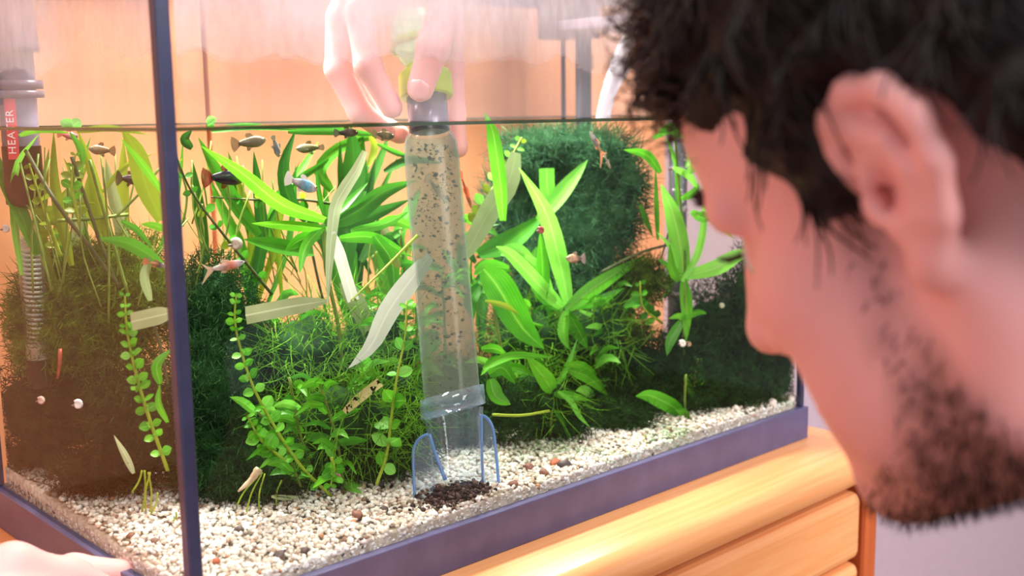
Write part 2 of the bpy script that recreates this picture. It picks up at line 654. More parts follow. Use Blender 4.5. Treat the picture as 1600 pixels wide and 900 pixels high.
def colmat(name, rough=0.7, spec=0.3, trans=0.0):
    m, nt, N, L, out = newmat(name)
    a = N('ShaderNodeAttribute')
    a.attribute_name = 'tint'
    b = N('ShaderNodeBsdfPrincipled')
    b.inputs['Roughness'].default_value = rough
    b.inputs['Specular IOR Level'].default_value = spec
    L(a.outputs['Color'], b.inputs['Base Color'])
    sh = b.outputs[0]
    if trans:
        t = N('ShaderNodeBsdfTranslucent')
        L(a.outputs['Color'], t.inputs['Color'])
        mx = N('ShaderNodeMixShader')
        mx.inputs[0].default_value = trans
        L(sh, mx.inputs[1])
        L(t.outputs[0], mx.inputs[2])
        sh = mx.outputs[0]
    L(sh, out.inputs['Surface'])
    return m


M['gravel'] = colmat('gravel_grains')
M['gravel_bed'] = pmat('gravel_bed', S(150, 135, 120), S(190, 178, 165), rough=0.9, scale=250)


def ico():
    bm = bmesh.new()
    bmesh.ops.create_icosphere(bm, subdivisions=1, radius=1)
    v = np.array([x.co[:] for x in bm.verts])
    f = np.array([[w.index for w in q.verts] for q in bm.faces])
    bm.free()
    return v, f


ICO_V, ICO_F = ico()


def grains(name, pos, size, cols, mat, parent=None, squash=0.75):
    n = len(pos)
    ang = rng.uniform(0, 2 * np.pi, n)
    sc = size[:, None] * rng.uniform(0.7, 1.25, (n, 3)) * np.array([1, 1, squash])
    jit = rng.normal(1, 0.13, (n, len(ICO_V), 1))
    v = ICO_V[None] * jit * sc[:, None, :]
    tilt = rng.normal(0, 0.5, n)
    c, s = np.cos(tilt)[:, None], np.sin(tilt)[:, None]
    y, z = v[..., 1] * c - v[..., 2] * s, v[..., 1] * s + v[..., 2] * c
    x = v[..., 0]
    c, s = np.cos(ang)[:, None], np.sin(ang)[:, None]
    v = np.stack([x * c - y * s, x * s + y * c, z], -1) + pos[:, None, :]
    F = (ICO_F[None] + (np.arange(n) * len(ICO_V))[:, None, None]).reshape(-1, 3)
    o = mesh(name, v.reshape(-1, 3), F, mat, parent, smooth=False)
    at = o.data.color_attributes.new('tint', 'FLOAT_COLOR', 'POINT')
    cc = np.ones((n, len(ICO_V), 4), dtype=np.float32)
    cc[..., :3] = cols[:, None, :]
    at.data.foreach_set('color', cc.ravel())
    return o


gr = empty('gravel', (0.30, 0.15, 0.016), 'pale cream gravel covering the floor of the aquarium', 'gravel', kind='stuff')
nxg, nyg = 60, 30
gv = []
for j in range(nyg + 1):
    for i in range(nxg + 1):
        x = .005 + (TL - .01) * i / nxg
        y = .005 + (TD - .01) * j / nyg
        gv.append((x, y, float(gravel_h(x, y)) - .0022))
gf = [(j * (nxg + 1) + i, j * (nxg + 1) + i + 1, (j + 1) * (nxg + 1) + i + 1, (j + 1) * (nxg + 1) + i) for j in range(nyg) for i in range(nxg)]
b0 = len(gv)
gv += [(x, y, .0165) for (x, y, z) in gv]
for i in range(nxg):
    gf.append((i, b0 + i, b0 + i + 1, i + 1))
for j in range(nyg):
    a, b = j * (nxg + 1), (j + 1) * (nxg + 1)
    gf.append((a, b, b0 + b, b0 + a))
    gf.append((a + nxg, b0 + a + nxg, b0 + b + nxg, b + nxg))
gbed = mesh('bed', gv, gf, M['gravel_bed'], gr)
gbed['kind'] = 'stuff'
n1 = 30000
gp = np.empty((n1, 3))
gp[:, 0] = rng.uniform(.007, TL - .007, n1)
gp[:, 1] = rng.uniform(.0065, TD - .007, n1)
gp[:, 2] = gravel_h(gp[:, 0], gp[:, 1]) + rng.uniform(-.0014, .0010, n1)
n2 = 3600                                       # layers seen through the panes
g2 = np.empty((n2, 3))
g2[:, 0] = rng.uniform(.007, TL - .007, n2)
g2[:, 1] = .0066
side = rng.uniform(0, 1, n2) < .33
g2[side, 1] = rng.uniform(.007, TD - .007, side.sum())
g2[side, 0] = .0066
g2[:, 2] = rng.uniform(.027, .036, n2)
gp = np.concatenate([gp, g2])
pal = np.array([S(240, 234, 226), S(228, 216, 204), S(214, 198, 184), S(250, 248, 246), S(196, 170, 150), S(150, 120, 100), S(92, 84, 80), S(206, 148, 110)])
idx = rng.choice(len(pal), len(gp), p=[.33, .24, .12, .20, .06, .025, .015, .010])
gc = pal[idx] * rng.uniform(.85, 1.08, (len(gp), 1))
alg = (np.sin(gp[:, 0] * 31 + 1.3) * np.cos(gp[:, 1] * 44) + np.sin(gp[:, 0] * 77) * .5) * .5 + rng.normal(0, .35, len(gp))
am = np.clip((gp[:, 0] - .24) / .08, 0, 1) * np.clip(alg * 1.1 + .25 * np.clip((gp[:, 1] - .02) / .05, 0, 1), 0, 1)
gc = gc * (1 - .65 * am[:, None]) + np.array(S(78, 140, 60)) * (.65 * am[:, None])
# grains turn darker brown towards the back
rear_tone = np.clip((gp[:, 1] - .16) / .07 + rng.normal(0, .3, len(gp)), 0, 1)
gc = gc * (1 - .8 * rear_tone[:, None]) + np.array(S(64, 56, 40)) * (.8 * rear_tone[:, None])
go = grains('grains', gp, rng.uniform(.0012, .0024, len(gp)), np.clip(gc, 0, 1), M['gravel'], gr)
go['kind'] = 'stuff'

# single stones among the gravel
M['stone_brown'] = pmat('stone_brown', S(120, 78, 66), S(160, 112, 96), rough=0.6, scale=220)
M['stone_red'] = pmat('stone_red', S(190, 92, 66), S(222, 130, 96), rough=0.6, scale=220)
M['stone_grey'] = pmat('stone_grey', S(70, 62, 62), S(120, 104, 104), rough=0.6, scale=220)
M['stone_white'] = pmat('stone_white', S(232, 214, 206), S(246, 236, 230), rough=0.6, scale=220)


def stone(px, py, w, mat, label, sq=.75):
    c = PZ(px, py, GZ + .002)
    if not (.01 < c[0] < TL - .01 and .01 < c[1] < TD - .01):
        c = P(px, py, .02)
    c[2] = float(gravel_h(c[0], c[1])) + .0015
    r = px2m(w, c) / 2
    bm = bmesh.new()
    bmesh.ops.create_icosphere(bm, subdivisions=2, radius=1)
    s0 = random.uniform(0, 50)
    ax = (random.uniform(.85, 1.2), random.uniform(.8, 1.1), sq)
    v = []
    for q in bm.verts:
        k = 1 + .35 * mnoise.noise(q.co * 1.3 + Vector((s0, 0, 0)))
        v.append((c[0] + q.co.x * r * k * ax[0], c[1] + q.co.y * r * k * ax[1], c[2] + q.co.z * r * k * ax[2]))
    f = [tuple(x.index for x in q.verts) for q in bm.faces]
    bm.free()
    o = mesh('pebble', v, f, mat)
    tag(o, label, 'pebble', 'larger pebbles in the gravel')


for a in [(558, 803, 20, 'stone_brown', 'rounded brown pebble on pale gravel at the foot of the leafy clump'),
          (868, 720, 17, 'stone_red', 'bright orange red pebble right of the siphon nozzle'),
          (826, 728, 19, 'stone_brown', 'dark brown pebble nearest the siphon nozzle on its right'),
          (849, 735, 17, 'stone_brown', 'brown pebble between the dark pebble and the mauve one'),
          (882, 741, 22, 'stone_grey', 'mauve grey pebble below the orange red pebble'),
          (803, 757, 14, 'stone_brown', 'small brown pebble low beside the nozzle near the front glass'),
          (435, 861, 19, 'stone_grey', 'small dark pebble in the gravel near the aquarium front corner'),
          (477, 869, 14, 'stone_grey', 'smooth black pebble close to the front base rail'),
          (374, 829, 16, 'stone_grey', 'dark chip lying in the pale gravel beside the corner post'),
          (338, 873, 14, 'stone_red', 'amber pebble right beside the dark corner post'),
          (27, 750, 15, 'stone_red', 'orange pebble behind the left pane'),
          (1150, 640, 15, 'stone_white', 'white pebble at the far right end of the gravel'),
          (1163, 632, 14, 'stone_white', 'pinkish white pebble second from the far right group'),
          (1205, 628, 18, 'stone_white', 'pale pink pebble beside the far right post'),
          (1235, 612, 20, 'stone_white', 'largest pale pebble stacked in the far right corner'),
          (1180, 640, 12, 'stone_brown', 'small brown pebble among white pebbles at far right'),
          (1190, 620, 11, 'stone_brown', 'tan pebble between the pale pebbles at far right'),
          (600, 795, 14, 'stone_grey', 'black pebble left of the siphon nozzle'),
          (205, 842, 14, 'stone_brown', 'brown speckled pebble in gravel behind the left pane')]:
    stone(a[0], a[1], a[2], M[a[3]], a[4])

# ------------------------------------------------------------------ siphon (gravel cleaner)
M['clear_tube'] = glassmat('clear_tube', (0.93, 0.97, 0.97), f0=0.03, rough=0.25, body=(0.62, 0.72, 0.78), body_fac=0.05, edge=0.75)
M['clear_blue'] = glassmat('clear_blue', (0.93, 0.97, 1.0), f0=0.06, body=(0.50, 0.66, 0.90), body_fac=0.10, edge=0.6)
M['blue_outline'] = glassmat('blue_outline', (0.45, 0.68, 0.95), f0=0.12, body=(0.25, 0.5, 0.95), body_fac=0.55)  # bright edge lines of the clear nozzle, painted as blue tubes
M['murk'] = glassmat('murky_water', (0.90, 0.92, 0.86), f0=0.0, gain=0.0, body=(0.30, 0.34, 0.27), body_fac=0.42)
M['lime'] = pmat('lime_plastic', S(176, 204, 40), S(190, 216, 60), rough=0.35, scale=20)
M['steel'] = pmat('grey_plastic', S(120, 112, 124), S(150, 144, 156), rough=0.22, metal=0.5, scale=30)
M['debris'] = colmat('debris_flakes', rough=0.9)
SB = np.array([0.2225, 0.0370, 0.0400])
ST = np.array([0.2560, 0.1020, 0.2850])
SA = (ST - SB) / np.linalg.norm(ST - SB)
SLEN = float(np.linalg.norm(ST - SB))
sm = axis_frame(SA, CR)                         # columns: axis, side, image right
SX = np.cross(-CF, SA)
SX /= np.linalg.norm(SX)
SX = SX if SX @ CR > 0 else -SX                 # to the right as photographed
SY = np.cross(SA, SX)
SY = SY if SY @ CF < 0 else -SY                 # towards the photographer


def sp(a, x=0.0, y=0.0):                        # siphon coordinates: along the axis from the gravel, right, front
    return SB + SA * a + SX * x + SY * y


def lathe(prof, n=36, sec=None):
    """Surface of revolution about the siphon axis: prof = [(height, radius)]."""
    v = []
    for a, r in prof:
        for k in range(n):
            t = 2 * math.pi * k / n
            v.append(sp(a, r * math.cos(t), r * math.sin(t)))
    f = []
    for i in range(len(prof) - 1):
        for k in range(n):
            k2 = (k + 1) % n
            f.append((i * n + k, i * n + k2, (i + 1) * n + k2, (i + 1) * n + k))
    return v, f


si = empty('gravel_siphon', SB, 'clear plastic gravel siphon tube with lime green collar pushed into the gravel', 'siphon')
RTU = 0.0200
a0 = 0.058
v, f = lathe([(a0, RTU), (a0 + .04, RTU), (a0 + .08, RTU), (a0 + .12, RTU), (SLEN - .020, RTU * .99), (SLEN - .012, RTU * .97), (SLEN - .006, RTU * .88), (SLEN - .002, RTU * .75), (SLEN + .001, .0150)])
mesh('tube', v, f, M['clear_tube'], si)
v, f = lathe([(a0, RTU - .0012), (SLEN - .02, RTU - .0012), (SLEN - .010, RTU * .90), (SLEN - .004, RTU * .70)])
mesh('murky_water', v, f, M['murk'], si)
# tilted collar where the nozzle is pushed on
v = []
f = []
n = 40
for a, r in ((0.050, .0212), (0.050, .0232), (0.0635, .0232), (0.0635, .0212)):
    for k in range(n):
        t = 2 * math.pi * k / n
        v.append(sp(a + .004 * math.cos(t), r * math.cos(t), r * math.sin(t)))
for i in range(4):
    i2 = (i + 1) % 4
    for k in range(n):
        k2 = (k + 1) % n
        f.append((i * n + k, i * n + k2, i2 * n + k2, i2 * n + k))
nz = mesh('nozzle_collar', v, f, M['clear_blue'], si)
# skirt below the collar: pinched towards the gravel, open underneath
v = []
f = []
rows = 8
for i in range(rows + 1):
    u = i / rows
    a = .052 * (1 - u) - .004 * u
    rx = .0215 - .0015 * math.sin(u * math.pi) - .003 * u
    ry = .0215 - .007 * u
    for k in range(n):
        t = 2 * math.pi * k / n
        v.append(sp(a, rx * math.cos(t), ry * math.sin(t)))
for i in range(rows):
    for k in range(n):
        k2 = (k + 1) % n
        f.append((i * n + k, i * n + k2, (i + 1) * n + k2, (i + 1) * n + k))
mesh('nozzle_skirt', v, f, M['clear_blue'], si)


def fin(sign, wid, top, lab):
    """Side wing of the nozzle: a thin plate with a rounded shoulder and a tube drawing its bright outline."""
    edge = []
    for k in range(9):
        t = math.pi / 2 * k / 8
        edge.append((sign * (.018 + wid * math.sin(t)), top - .014 * (1 - math.cos(t))))
    edge += [(sign * (.018 + wid * 1.04), top - .030), (sign * (.018 + wid * 1.02), -.010)]
    v = []
    f = []
    m = len(edge)
    yb = .010 if sign < 0 else -.004
    shear = .22 if sign < 0 else 0

    def yo(a):
        return yb + (top - a) * shear
    for dy in (-.0006, .0006):
        for (x, a) in edge:
            v.append(sp(a, x, yo(a) + dy))
        for (x, a) in edge:
            v.append(sp(a, sign * .016, yo(a) + dy))
    for s in (0, 2 * m):
        for i in range(m - 1):
            f.append((s + i, s + i + 1, s + m + i + 1, s + m + i))
    for i in range(m - 1):
        f.append((i, 2 * m + i, 2 * m + i + 1, i + 1))
    w = mesh('nozzle_wing', v, f, M['clear_blue'], si, smooth=False)
    MB().tube(spline([sp(a, x, yo(a)) for x, a in edge], 26), .0011, 8).build('rim', M['blue_outline'], w)  # blue tube added to draw the bright outline of the wing


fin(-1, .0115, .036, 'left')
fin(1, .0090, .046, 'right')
MB().tube(spline([sp(.036, -.017, .012), sp(.022, -.0135, .016), sp(.004, -.0085, .0165)], 12), [.0010] * 6 + [.0014] * 6, 8).build('nozzle_glint', M['blue_outline'], si)  # bright streak inside the nozzle, built as a blue tube
MB().tube(spline([sp(.046, .0200, .006), sp(.022, .0180, .008), sp(.000, .0165, .008)], 12), .0008, 8).build('nozzle_glint', M['blue_outline'], si)
# neck, lime collar, bulb and hose above the water
v, f = lathe([(SLEN - .001, .0150), (SLEN + .003, .0148), (SLEN + .024, .0148), (SLEN + .024, .0100)])
mesh('neck', v, f, M['steel'], si)
v, f = lathe([(SLEN + .0235, .010), (SLEN + .0235, .0185), (SLEN + .0245, .0195), (SLEN + .040, .0195), (SLEN + .042, .0185), (SLEN + .044, .0150), (SLEN + .048, .013)])
mesh('lime_collar', v, f, M['lime'], si)
v, f = lathe([(SLEN + .046, .012), (SLEN + .052, .017), (SLEN + .062, .0215), (SLEN + .078, .0225), (SLEN + .092, .018), (SLEN + .098, .012), (SLEN + .112, .010)])
M['bulb'] = glassmat('pale_bulb', (0.80, 0.95, 0.80), f0=0.06, body=S(200, 226, 190), body_fac=0.72)
mesh('pump_bulb', v, f, M['bulb'], si)
v, f = lathe([(SLEN + .060, .0220), (SLEN + .060, .0232), (SLEN + .066, .0232), (SLEN + .066, .0220)])
mesh('bulb_ring', v, f, M['lime'], si)
hs = [sp(SLEN + .108), sp(SLEN + .14), np.array([.26, .19, .53]), np.array([.05, .22, .60]), np.array([-.35, .16, .50]), np.array([-.72, .08, .10]), np.array([-.76, .02, -.3]), np.array([-.76, .00, -.72])]
MB().tube(spline(hs, 60), .0075, 12).build('hose', M['bulb'], si)
# brown flakes drawn up in the tube
nd = 1000
da = a0 + (SLEN - a0 - .01) * rng.beta(1.25, .9, nd)
dt = rng.uniform(0, 2 * np.pi, nd)
drr = (RTU - .0022) * np.sqrt(rng.uniform(0, 1, nd))
dp = SB + SA * da[:, None] + SX * (drr * np.cos(dt))[:, None] + SY * (drr * np.sin(dt))[:, None]
dc = np.array([S(72, 66, 54), S(46, 40, 34), S(96, 92, 76), S(30, 26, 24)])[rng.choice(4, nd, p=[.4, .25, .25, .1])]
ds = grains('debris', dp, rng.uniform(.00015, .0006, nd) * rng.choice([1, 1, 1.3, 1.6, 3.0], nd), dc, M['debris'], si)
ds['kind'] = 'stuff'
ds['label'] = 'brown flakes swirling up inside the clear tube'
# dark mulm stirred up under the nozzle
nd = 900
mc = PZ(712, 772, GZ + .003)
dp = np.stack([mc[0] + rng.normal(0, .011, nd), np.clip(mc[1] + rng.normal(0, .007, nd), .008, .08), np.zeros(nd)], -1)
dp[:, 2] = gravel_h(dp[:, 0], dp[:, 1]) + np.abs(rng.normal(0, .002, nd)) + .001
dc = np.array([S(52, 38, 42), S(74, 56, 56), S(34, 26, 30), S(110, 90, 84)])[rng.choice(4, nd)]
md = grains('mulm', dp, rng.uniform(.0008, .0020, nd), dc, M['debris'])
tag(md, 'dark brown mulm stirred up on the gravel inside the siphon nozzle', 'mulm', kind='stuff')

# ------------------------------------------------------------------ heater at the left rear
M['heater_grey'] = pmat('heater_grey', S(98, 92, 112), S(126, 118, 138), rough=0.3, scale=40)
M['heater_brown'] = pmat('heater_dark', S(74, 48, 40), S(88, 58, 46), rough=0.45, scale=40)
M['heater_clip'] = pmat('heater_clip', S(84, 70, 84), S(104, 90, 104), rough=0.35, scale=40)
M['heater_glass'] = glassmat('heater_glass', (0.86, 0.90, 0.86), f0=0.06, body=(0.6, 0.66, 0.6), body_fac=0.10, edge=0.5)
M['coil'] = pmat('heater_coil', S(196, 196, 200), S(226, 226, 228), rough=0.4, scale=60)
M['red_label'] = pmat('red_label', S(226, 70, 80), S(232, 84, 92), rough=0.4, scale=20)
M['dark_metal'] = pmat('heater_tip', S(40, 36, 34), S(56, 50, 46), rough=0.5, scale=30)
HY = 0.262
hT = P(34, -30, HY)
hB = P(40, 612, HY)
hT = np.array([(hT[0] + hB[0]) / 2, HY, hT[2]])
hB = np.array([hT[0], HY, hB[2]])
ht = empty('aquarium_heater', hB, 'grey aquarium heater with red label and glass tube in the left rear corner', 'heater')


def hz(py):
    return float(PY(35, py, HY)[2])


hx = hT[0]


def hl(name, prof, mat, n=24, par=None):
    v = []
    for py, r in prof:
        z = hz(py)
        for k in range(n):
            t = 2 * math.pi * k / n
            v.append((hx + r * math.cos(t), HY + r * math.sin(t), z))
    f = [(i * n + k, i * n + (k + 1) % n, (i + 1) * n + (k + 1) % n, (i + 1) * n + k) for i in range(len(prof) - 1) for k in range(n)]
    f.append(tuple(range(n)))
    f.append(tuple((len(prof) - 1) * n + k for k in range(n)))
    return mesh(name, v, f, mat, par or ht)


hl('cap', [(-70, .005), (-30, .006), (-12, .010), (2, .0135), (20, .0155), (60, .0162), (70, .0166), (81, .0168), (82, .013)], M['heater_grey'])
hl('body', [(80, .0125), (140, .0125), (210, .0122), (300, .0122), (322, .008), (324, .004)], M['heater_grey'])
# suction clip with two collars
cl = MB()
for (p0, p1, r) in ((126, 139, .0172), (142, 153, .0176)):
    z0, z1 = hz(p1), hz(p0)
    vv = []
    ff = []
    for (z, rr) in ((z0, .0126), (z0, r), (z1, r), (z1, .0126)):
        for k in range(24):
            t = 2 * math.pi * k / 24
            vv.append((hx + rr * math.cos(t), HY + rr * math.sin(t), z))
    for i in range(4):
        for k in range(24):
            k2 = (k + 1) % 24
            ff.append((i * 24 + k, i * 24 + k2, ((i + 1) % 4) * 24 + k2, ((i + 1) % 4) * 24 + k))
    cl.add(vv, ff)
clip = cl.build('clip', M['heater_clip'], ht)
MB().box(hx - .027, hx - .013, HY - .006, HY + .006, hz(165), hz(115)).build('clip_arm', M['heater_clip'], clip, smooth=False, bevel=.001)
# label wrapped on the side facing the photographer
va = math.atan2(CAM[1] - HY, CAM[0] - hx)
v = []
f = []
for i in range(9):
    t = va - .62 + .62 * i / 8 - .12
    for z in (hz(248), hz(154)):
        v.append((hx + .01285 * math.cos(t), HY + .01285 * math.sin(t), z))
for i in range(8):
    f.append((2 * i, 2 * i + 2, 2 * i + 3, 2 * i + 1))
lb = mesh('label', v, f, M['red_label'], ht)
M['letter_white'] = pmat('letter_white', (0.9, 0.88, 0.88), rough=0.5, scale=10)
fc = bpy.data.curves.new('lettering', 'FONT')
fc.body = 'HEATER'
fc.size = 0.0075
fc.extrude = 0.0001
fc.align_y = 'CENTER'
fc.space_character = 1.15
tmp_o = bpy.data.objects.new('lettering_curve', fc)
COL.objects.link(tmp_o)
bpy.context.view_layer.update()
tme = bpy.data.meshes.new_from_object(tmp_o.evaluated_get(bpy.context.evaluated_depsgraph_get()))
bpy.data.objects.remove(tmp_o)
tme.materials.clear()
tme.materials.append(M['letter_white'])
tx = bpy.data.objects.new('lettering', tme)
COL.objects.link(tx)
ta = va - .43
nrm = np.array([math.cos(ta), math.sin(ta), 0])
xax = np.array([0, 0, 1.0])
yax = np.cross(nrm, xax)
R3 = np.stack([xax, yax, nrm], axis=1)
loc = np.array([hx, HY, hz(240)]) + nrm * .0133
tx.matrix_world = Matrix.Translation(Vector(loc)) @ Matrix(R3.tolist()).to_4x4()
wl = Vector(lb['_wl'])
tx.parent = lb
tx.location = Vector(loc) - wl
hl('brown_sleeve', [(228, .0128), (318, .0128), (326, .006)], M['heater_brown'])  # brown lower part of the heater body
hl('glass_tube', [(300, .0085), (400, .0085), (560, .0085), (566, .006)], M['heater_glass'])
cpts = []
for i in range(320):
    u = i / 319
    a = u * 2 * math.pi * 24
    cpts.append(np.array([hx + .0058 * math.cos(a), HY + .0058 * math.sin(a), hz(372) + (hz(545) - hz(372)) * u]))
MB().tube(cpts, .0009, 5).build('coil', M['coil'], ht)
hl('white_tip', [(538, .0080), (564, .0080)], M['coil'])
hl('end_cap', [(565, .0088), (606, .0088), (612, .006)], M['dark_metal'])

# ------------------------------------------------------------------ filter at the right rear
M['filter'] = pmat('filter_grey', S(112, 98, 112), S(140, 126, 140), rough=0.35, scale=25)
M['filter_dark'] = pmat('filter_dark', S(60, 62, 72), S(84, 86, 96), rough=0.4, scale=25)
M['stream'] = glassmat('falling_water', (0.95, 0.97, 1.0), f0=0.08, body=(0.85, 0.86, 0.97), body_fac=0.55, edge=0.4, rough=0.1)
fi = empty('hang_on_filter', (0.55, 0.26, HW), 'grey hang-on waterfall filter at the right rear corner of the aquarium', 'filter')
FY = 0.245
pa, pb = P(893, 58, FY), P(975, 58, FY)
zt_ = 0.425
bx = MB().box(pa[0], min(pb[0] + .01, TL - .006), FY - .004, TD - .006, pa[2], zt_).build('housing', M['filter'], fi, smooth=False, bevel=.003)
MB().box(pa[0] - .004, min(pb[0] + .012, TL - .005), FY - .006, TD - .005, zt_, zt_ + .008).build('lid', M['filter_dark'], fi, smooth=False, bevel=.002)
pc, pd = P(906, 100, FY), P(929, 100, FY)
MB().box(pc[0], pd[0], FY, FY + .008, .19, pa[2] + .002).build('pump', M['filter_dark'], fi, smooth=False, bevel=.003)
for i in range(4):
    zz = pa[2] - .018 + i * .004 - .012
    MB().box(pc[0] - .001, pd[0] + .001, FY - .0015, FY + .002, zz, zz + .0018).build('rib', M['filter'], fi, smooth=False)
# curtain of water falling from the spout
st = [(P(994, 45, .16), 22), (P(978, 80, .165), 24), (P(962, 120, .17), 20), (P(948, 155, .175), 15), (P(942, 188, .18), 16)]
v = []
f = []
nn = 12
pts = spline([s[0] for s in st], 16)
for i, p in enumerate(pts):
    wpx = np.interp(i / 15, np.linspace(0, 1, 5), [s[1] for s in st])
    r = px2m(wpx, p)
    for k in range(nn):
        t = 2 * math.pi * k / nn
        wob = 1 + .22 * mnoise.noise(Vector((k * 1.7, i * .9, 3)))
        v.append(p + CR * (r * wob * math.cos(t)) * .75 - CF * (r * .35 * math.sin(t)))
for i in range(15):
    for k in range(nn):
        k2 = (k + 1) % nn
        f.append((i * nn + k, i * nn + k2, (i + 1) * nn + k2, (i + 1) * nn + k))
mesh('water_stream', v, f, M['stream'], fi)
MB().box(P(985, 30, .16)[0] - .01, TL - .006, .15, FY, .372, .384).build('spout', M['filter'], fi, smooth=False, bevel=.003)
# grey uplift pipe with bubbles on the right pane
pu0, pu1 = P(1057, 215, .13, .02), P(1057, 520, .13, .02)
pu = empty('uplift_pipe', (pu1[0], pu1[1], pu1[2]), 'dark grey uplift pipe standing in the aquarium behind the right plant', 'pipe')
px_, py_ = pu1[0], pu1[1]
MB().tube([(px_, py_, gravel_h(px_, py_)), (px_, py_, .10), (px_, py_, .2), (px_, py_, .282)], .0088, 16).build('shaft', M['filter_dark'], pu)
MB().tube([(px_, py_, .268), (px_, py_, .272), (px_, py_, .284), (px_, py_, .286)], [.0095, .0112, .0112, .0095], 16).build('outlet', M['filter'], pu)
for zz in (.12, .16, .2, .24):
    MB().tube([(px_, py_, zz), (px_, py_, zz + .003)], .0096, 16).build('ring', M['filter'], pu)
M['bubble'] = glassmat('air_bubble', (0.95, 0.97, 1), f0=0.25, body=(0.9, 0.9, 0.95), body_fac=0.25, edge=0.5)
nb = 60
bp = np.stack([px_ - .012 + rng.normal(0, .005, nb), py_ - .012 + rng.normal(0, .004, nb), rng.uniform(.14, .285, nb)], -1)
bp[:, 0] = np.clip(bp[:, 0], .01, TL - .012)
bp[:, 1] = np.clip(bp[:, 1], .01, TD - .01)
b_ = MB()
for q in bp:
    b_.ell(q, (random.uniform(.0005, .0016),) * 3, 8, 6)
tag(b_.build('air_bubbles', M['bubble']), 'stream of small air bubbles rising along the grey uplift pipe', 'bubbles', kind='stuff')

# ------------------------------------------------------------------ plants
LM = {
    'bright': leafmat('leaf_bright', S(62, 158, 20), S(110, 200, 40), S(168, 232, 96), .42),
    'fresh': leafmat('leaf_fresh', S(96, 196, 52), S(140, 224, 84), S(190, 244, 130), .42),
    'mid': leafmat('leaf_mid', S(48, 124, 26), S(78, 158, 40), S(120, 190, 70), .40, vein=.35),
    'dark': leafmat('leaf_dark', S(34, 88, 26), S(58, 120, 36), S(86, 150, 60), .36, vein=.3),
    'olive': leafmat('leaf_olive', S(112, 138, 30), S(144, 168, 44), S(160, 180, 70), .45, vein=.25),
    'pale': leafmat('leaf_pale', S(150, 168, 120), S(190, 204, 158), S(226, 234, 206), .40, vein=.8),
    'white': leafmat('leaf_white', S(196, 206, 190), S(226, 232, 222), S(250, 252, 248), .35, vein=.8),
    'dead': leafmat('leaf_dead', S(190, 172, 110), S(214, 200, 140), S(226, 214, 170), .30, vein=.3, holes=.42),
    'sage': leafmat('leaf_sage', S(130, 152, 104), S(156, 176, 124), S(176, 194, 146), .45, vein=.3),
    'holed': leafmat('leaf_holed', S(96, 170, 30), S(126, 194, 50), S(160, 214, 90), .40, vein=.3, holes=.36),
}
M['stem'] = pmat('stem_green', S(96, 128, 44), S(134, 160, 62), rough=0.5, scale=90, trans=.2)
M['stem_dark'] = pmat('stem_dark', S(52, 66, 34), S(84, 96, 48), rough=0.6, scale=90)
M['stem_yellow'] = pmat('stem_yellow', S(150, 180, 40), S(176, 200, 64), rough=0.5, scale=90, trans=.2)
M['root'] = pmat('root_pale', S(176, 140, 110), S(214, 190, 160), rough=0.6, scale=120)


def blade(pts, w, mat, parent, tip=0.12, base=0.25, cut=False, tilt=None, fold=.16, nseg=11, name='leaf', camface=True, wave=.0):
    """A leaf blade along a curve: pointed tip, narrowed base, folded along the midrib."""
    c = spline(pts, nseg)
    if tilt is None:
        tilt = random.uniform(-.55, .55)
    v = []
    uv = []
    ph = random.uniform(0, 6)
    for i, p in enumerate(c):
        s = i / (nseg - 1)
        t = c[min(i + 1, nseg - 1)] - c[max(i - 1, 0)]
        t = t / (np.linalg.norm(t) + 1e-9)
        vw = CAM - p
        vw = vw / np.linalg.norm(vw)
        side = np.cross(t, vw)
        side = side / (np.linalg.norm(side) + 1e-9)
        nor = np.cross(side, t)
        a = tilt
        sd = side * math.cos(a) + nor * math.sin(a)
        nn_ = -side * math.sin(a) + nor * math.cos(a)
        if cut:
            prof = min(1, base + (1 - base) * (s / .35) ** .8) if s < .35 else 1.0
        else:
            prof = (math.sin(math.pi * min(1, (s * .92 + .08)) ** .85)) ** .8
            prof = max(prof, base * (1 - s) * .6)
        if s > .985 and not cut:
            prof = tip * .3
        hw = w * .5 * prof
        for k, q in enumerate((-1, -.5, 0, .5, 1)):
            off = fold * w * (abs(q) - .5) * prof + wave * w * math.sin(7 * s + ph) * q
            v.append(p + sd * (hw * q) + nn_ * off)
            uv.append((.5 + q * .5, s))
    f = []
    for i in range(nseg - 1):
        for k in range(4):
            f.append((i * 5 + k, i * 5 + k + 1, (i + 1) * 5 + k + 1, (i + 1) * 5 + k))
    return mesh(name, v, f, LM[mat] if isinstance(mat, str) else mat, parent, uv=uv)


def lp_(pl, Y):
    """Pixel polyline to tank points; Y a number or (start, end)."""
    if not hasattr(Y, '__len__'):
        Y = (Y, Y)
    n = len(pl)
    return [P(x, y, Y[0] + (Y[1] - Y[0]) * i / max(1, n - 1)) for i, (x, y) in enumerate(pl)]


def plant(name, label, basepx, Y, leaves, stems=(), cat='plant', group=None):
    b = P(basepx[0], basepx[1], Y)
    e = empty(name, b, label, cat, group)
    for s in stems:
        pl, rad, mat = s[0], s[1], s[2]
        yy = s[3] if len(s) > 3 else Y
        MB().tube(spline(lp_(pl, yy), 4 * len(pl)), rad, 6).build('stem', M[mat], e)
    for l in leaves:
        pl, w, mat = l[0], l[1], l[2]
        yy = l[3] if len(l) > 3 else Y
        opt = l[4] if len(l) > 4 else {}
        p = lp_(pl, yy)
        blade(p, px2m(w, p[len(p) // 2]), mat, e, **opt)
    return e


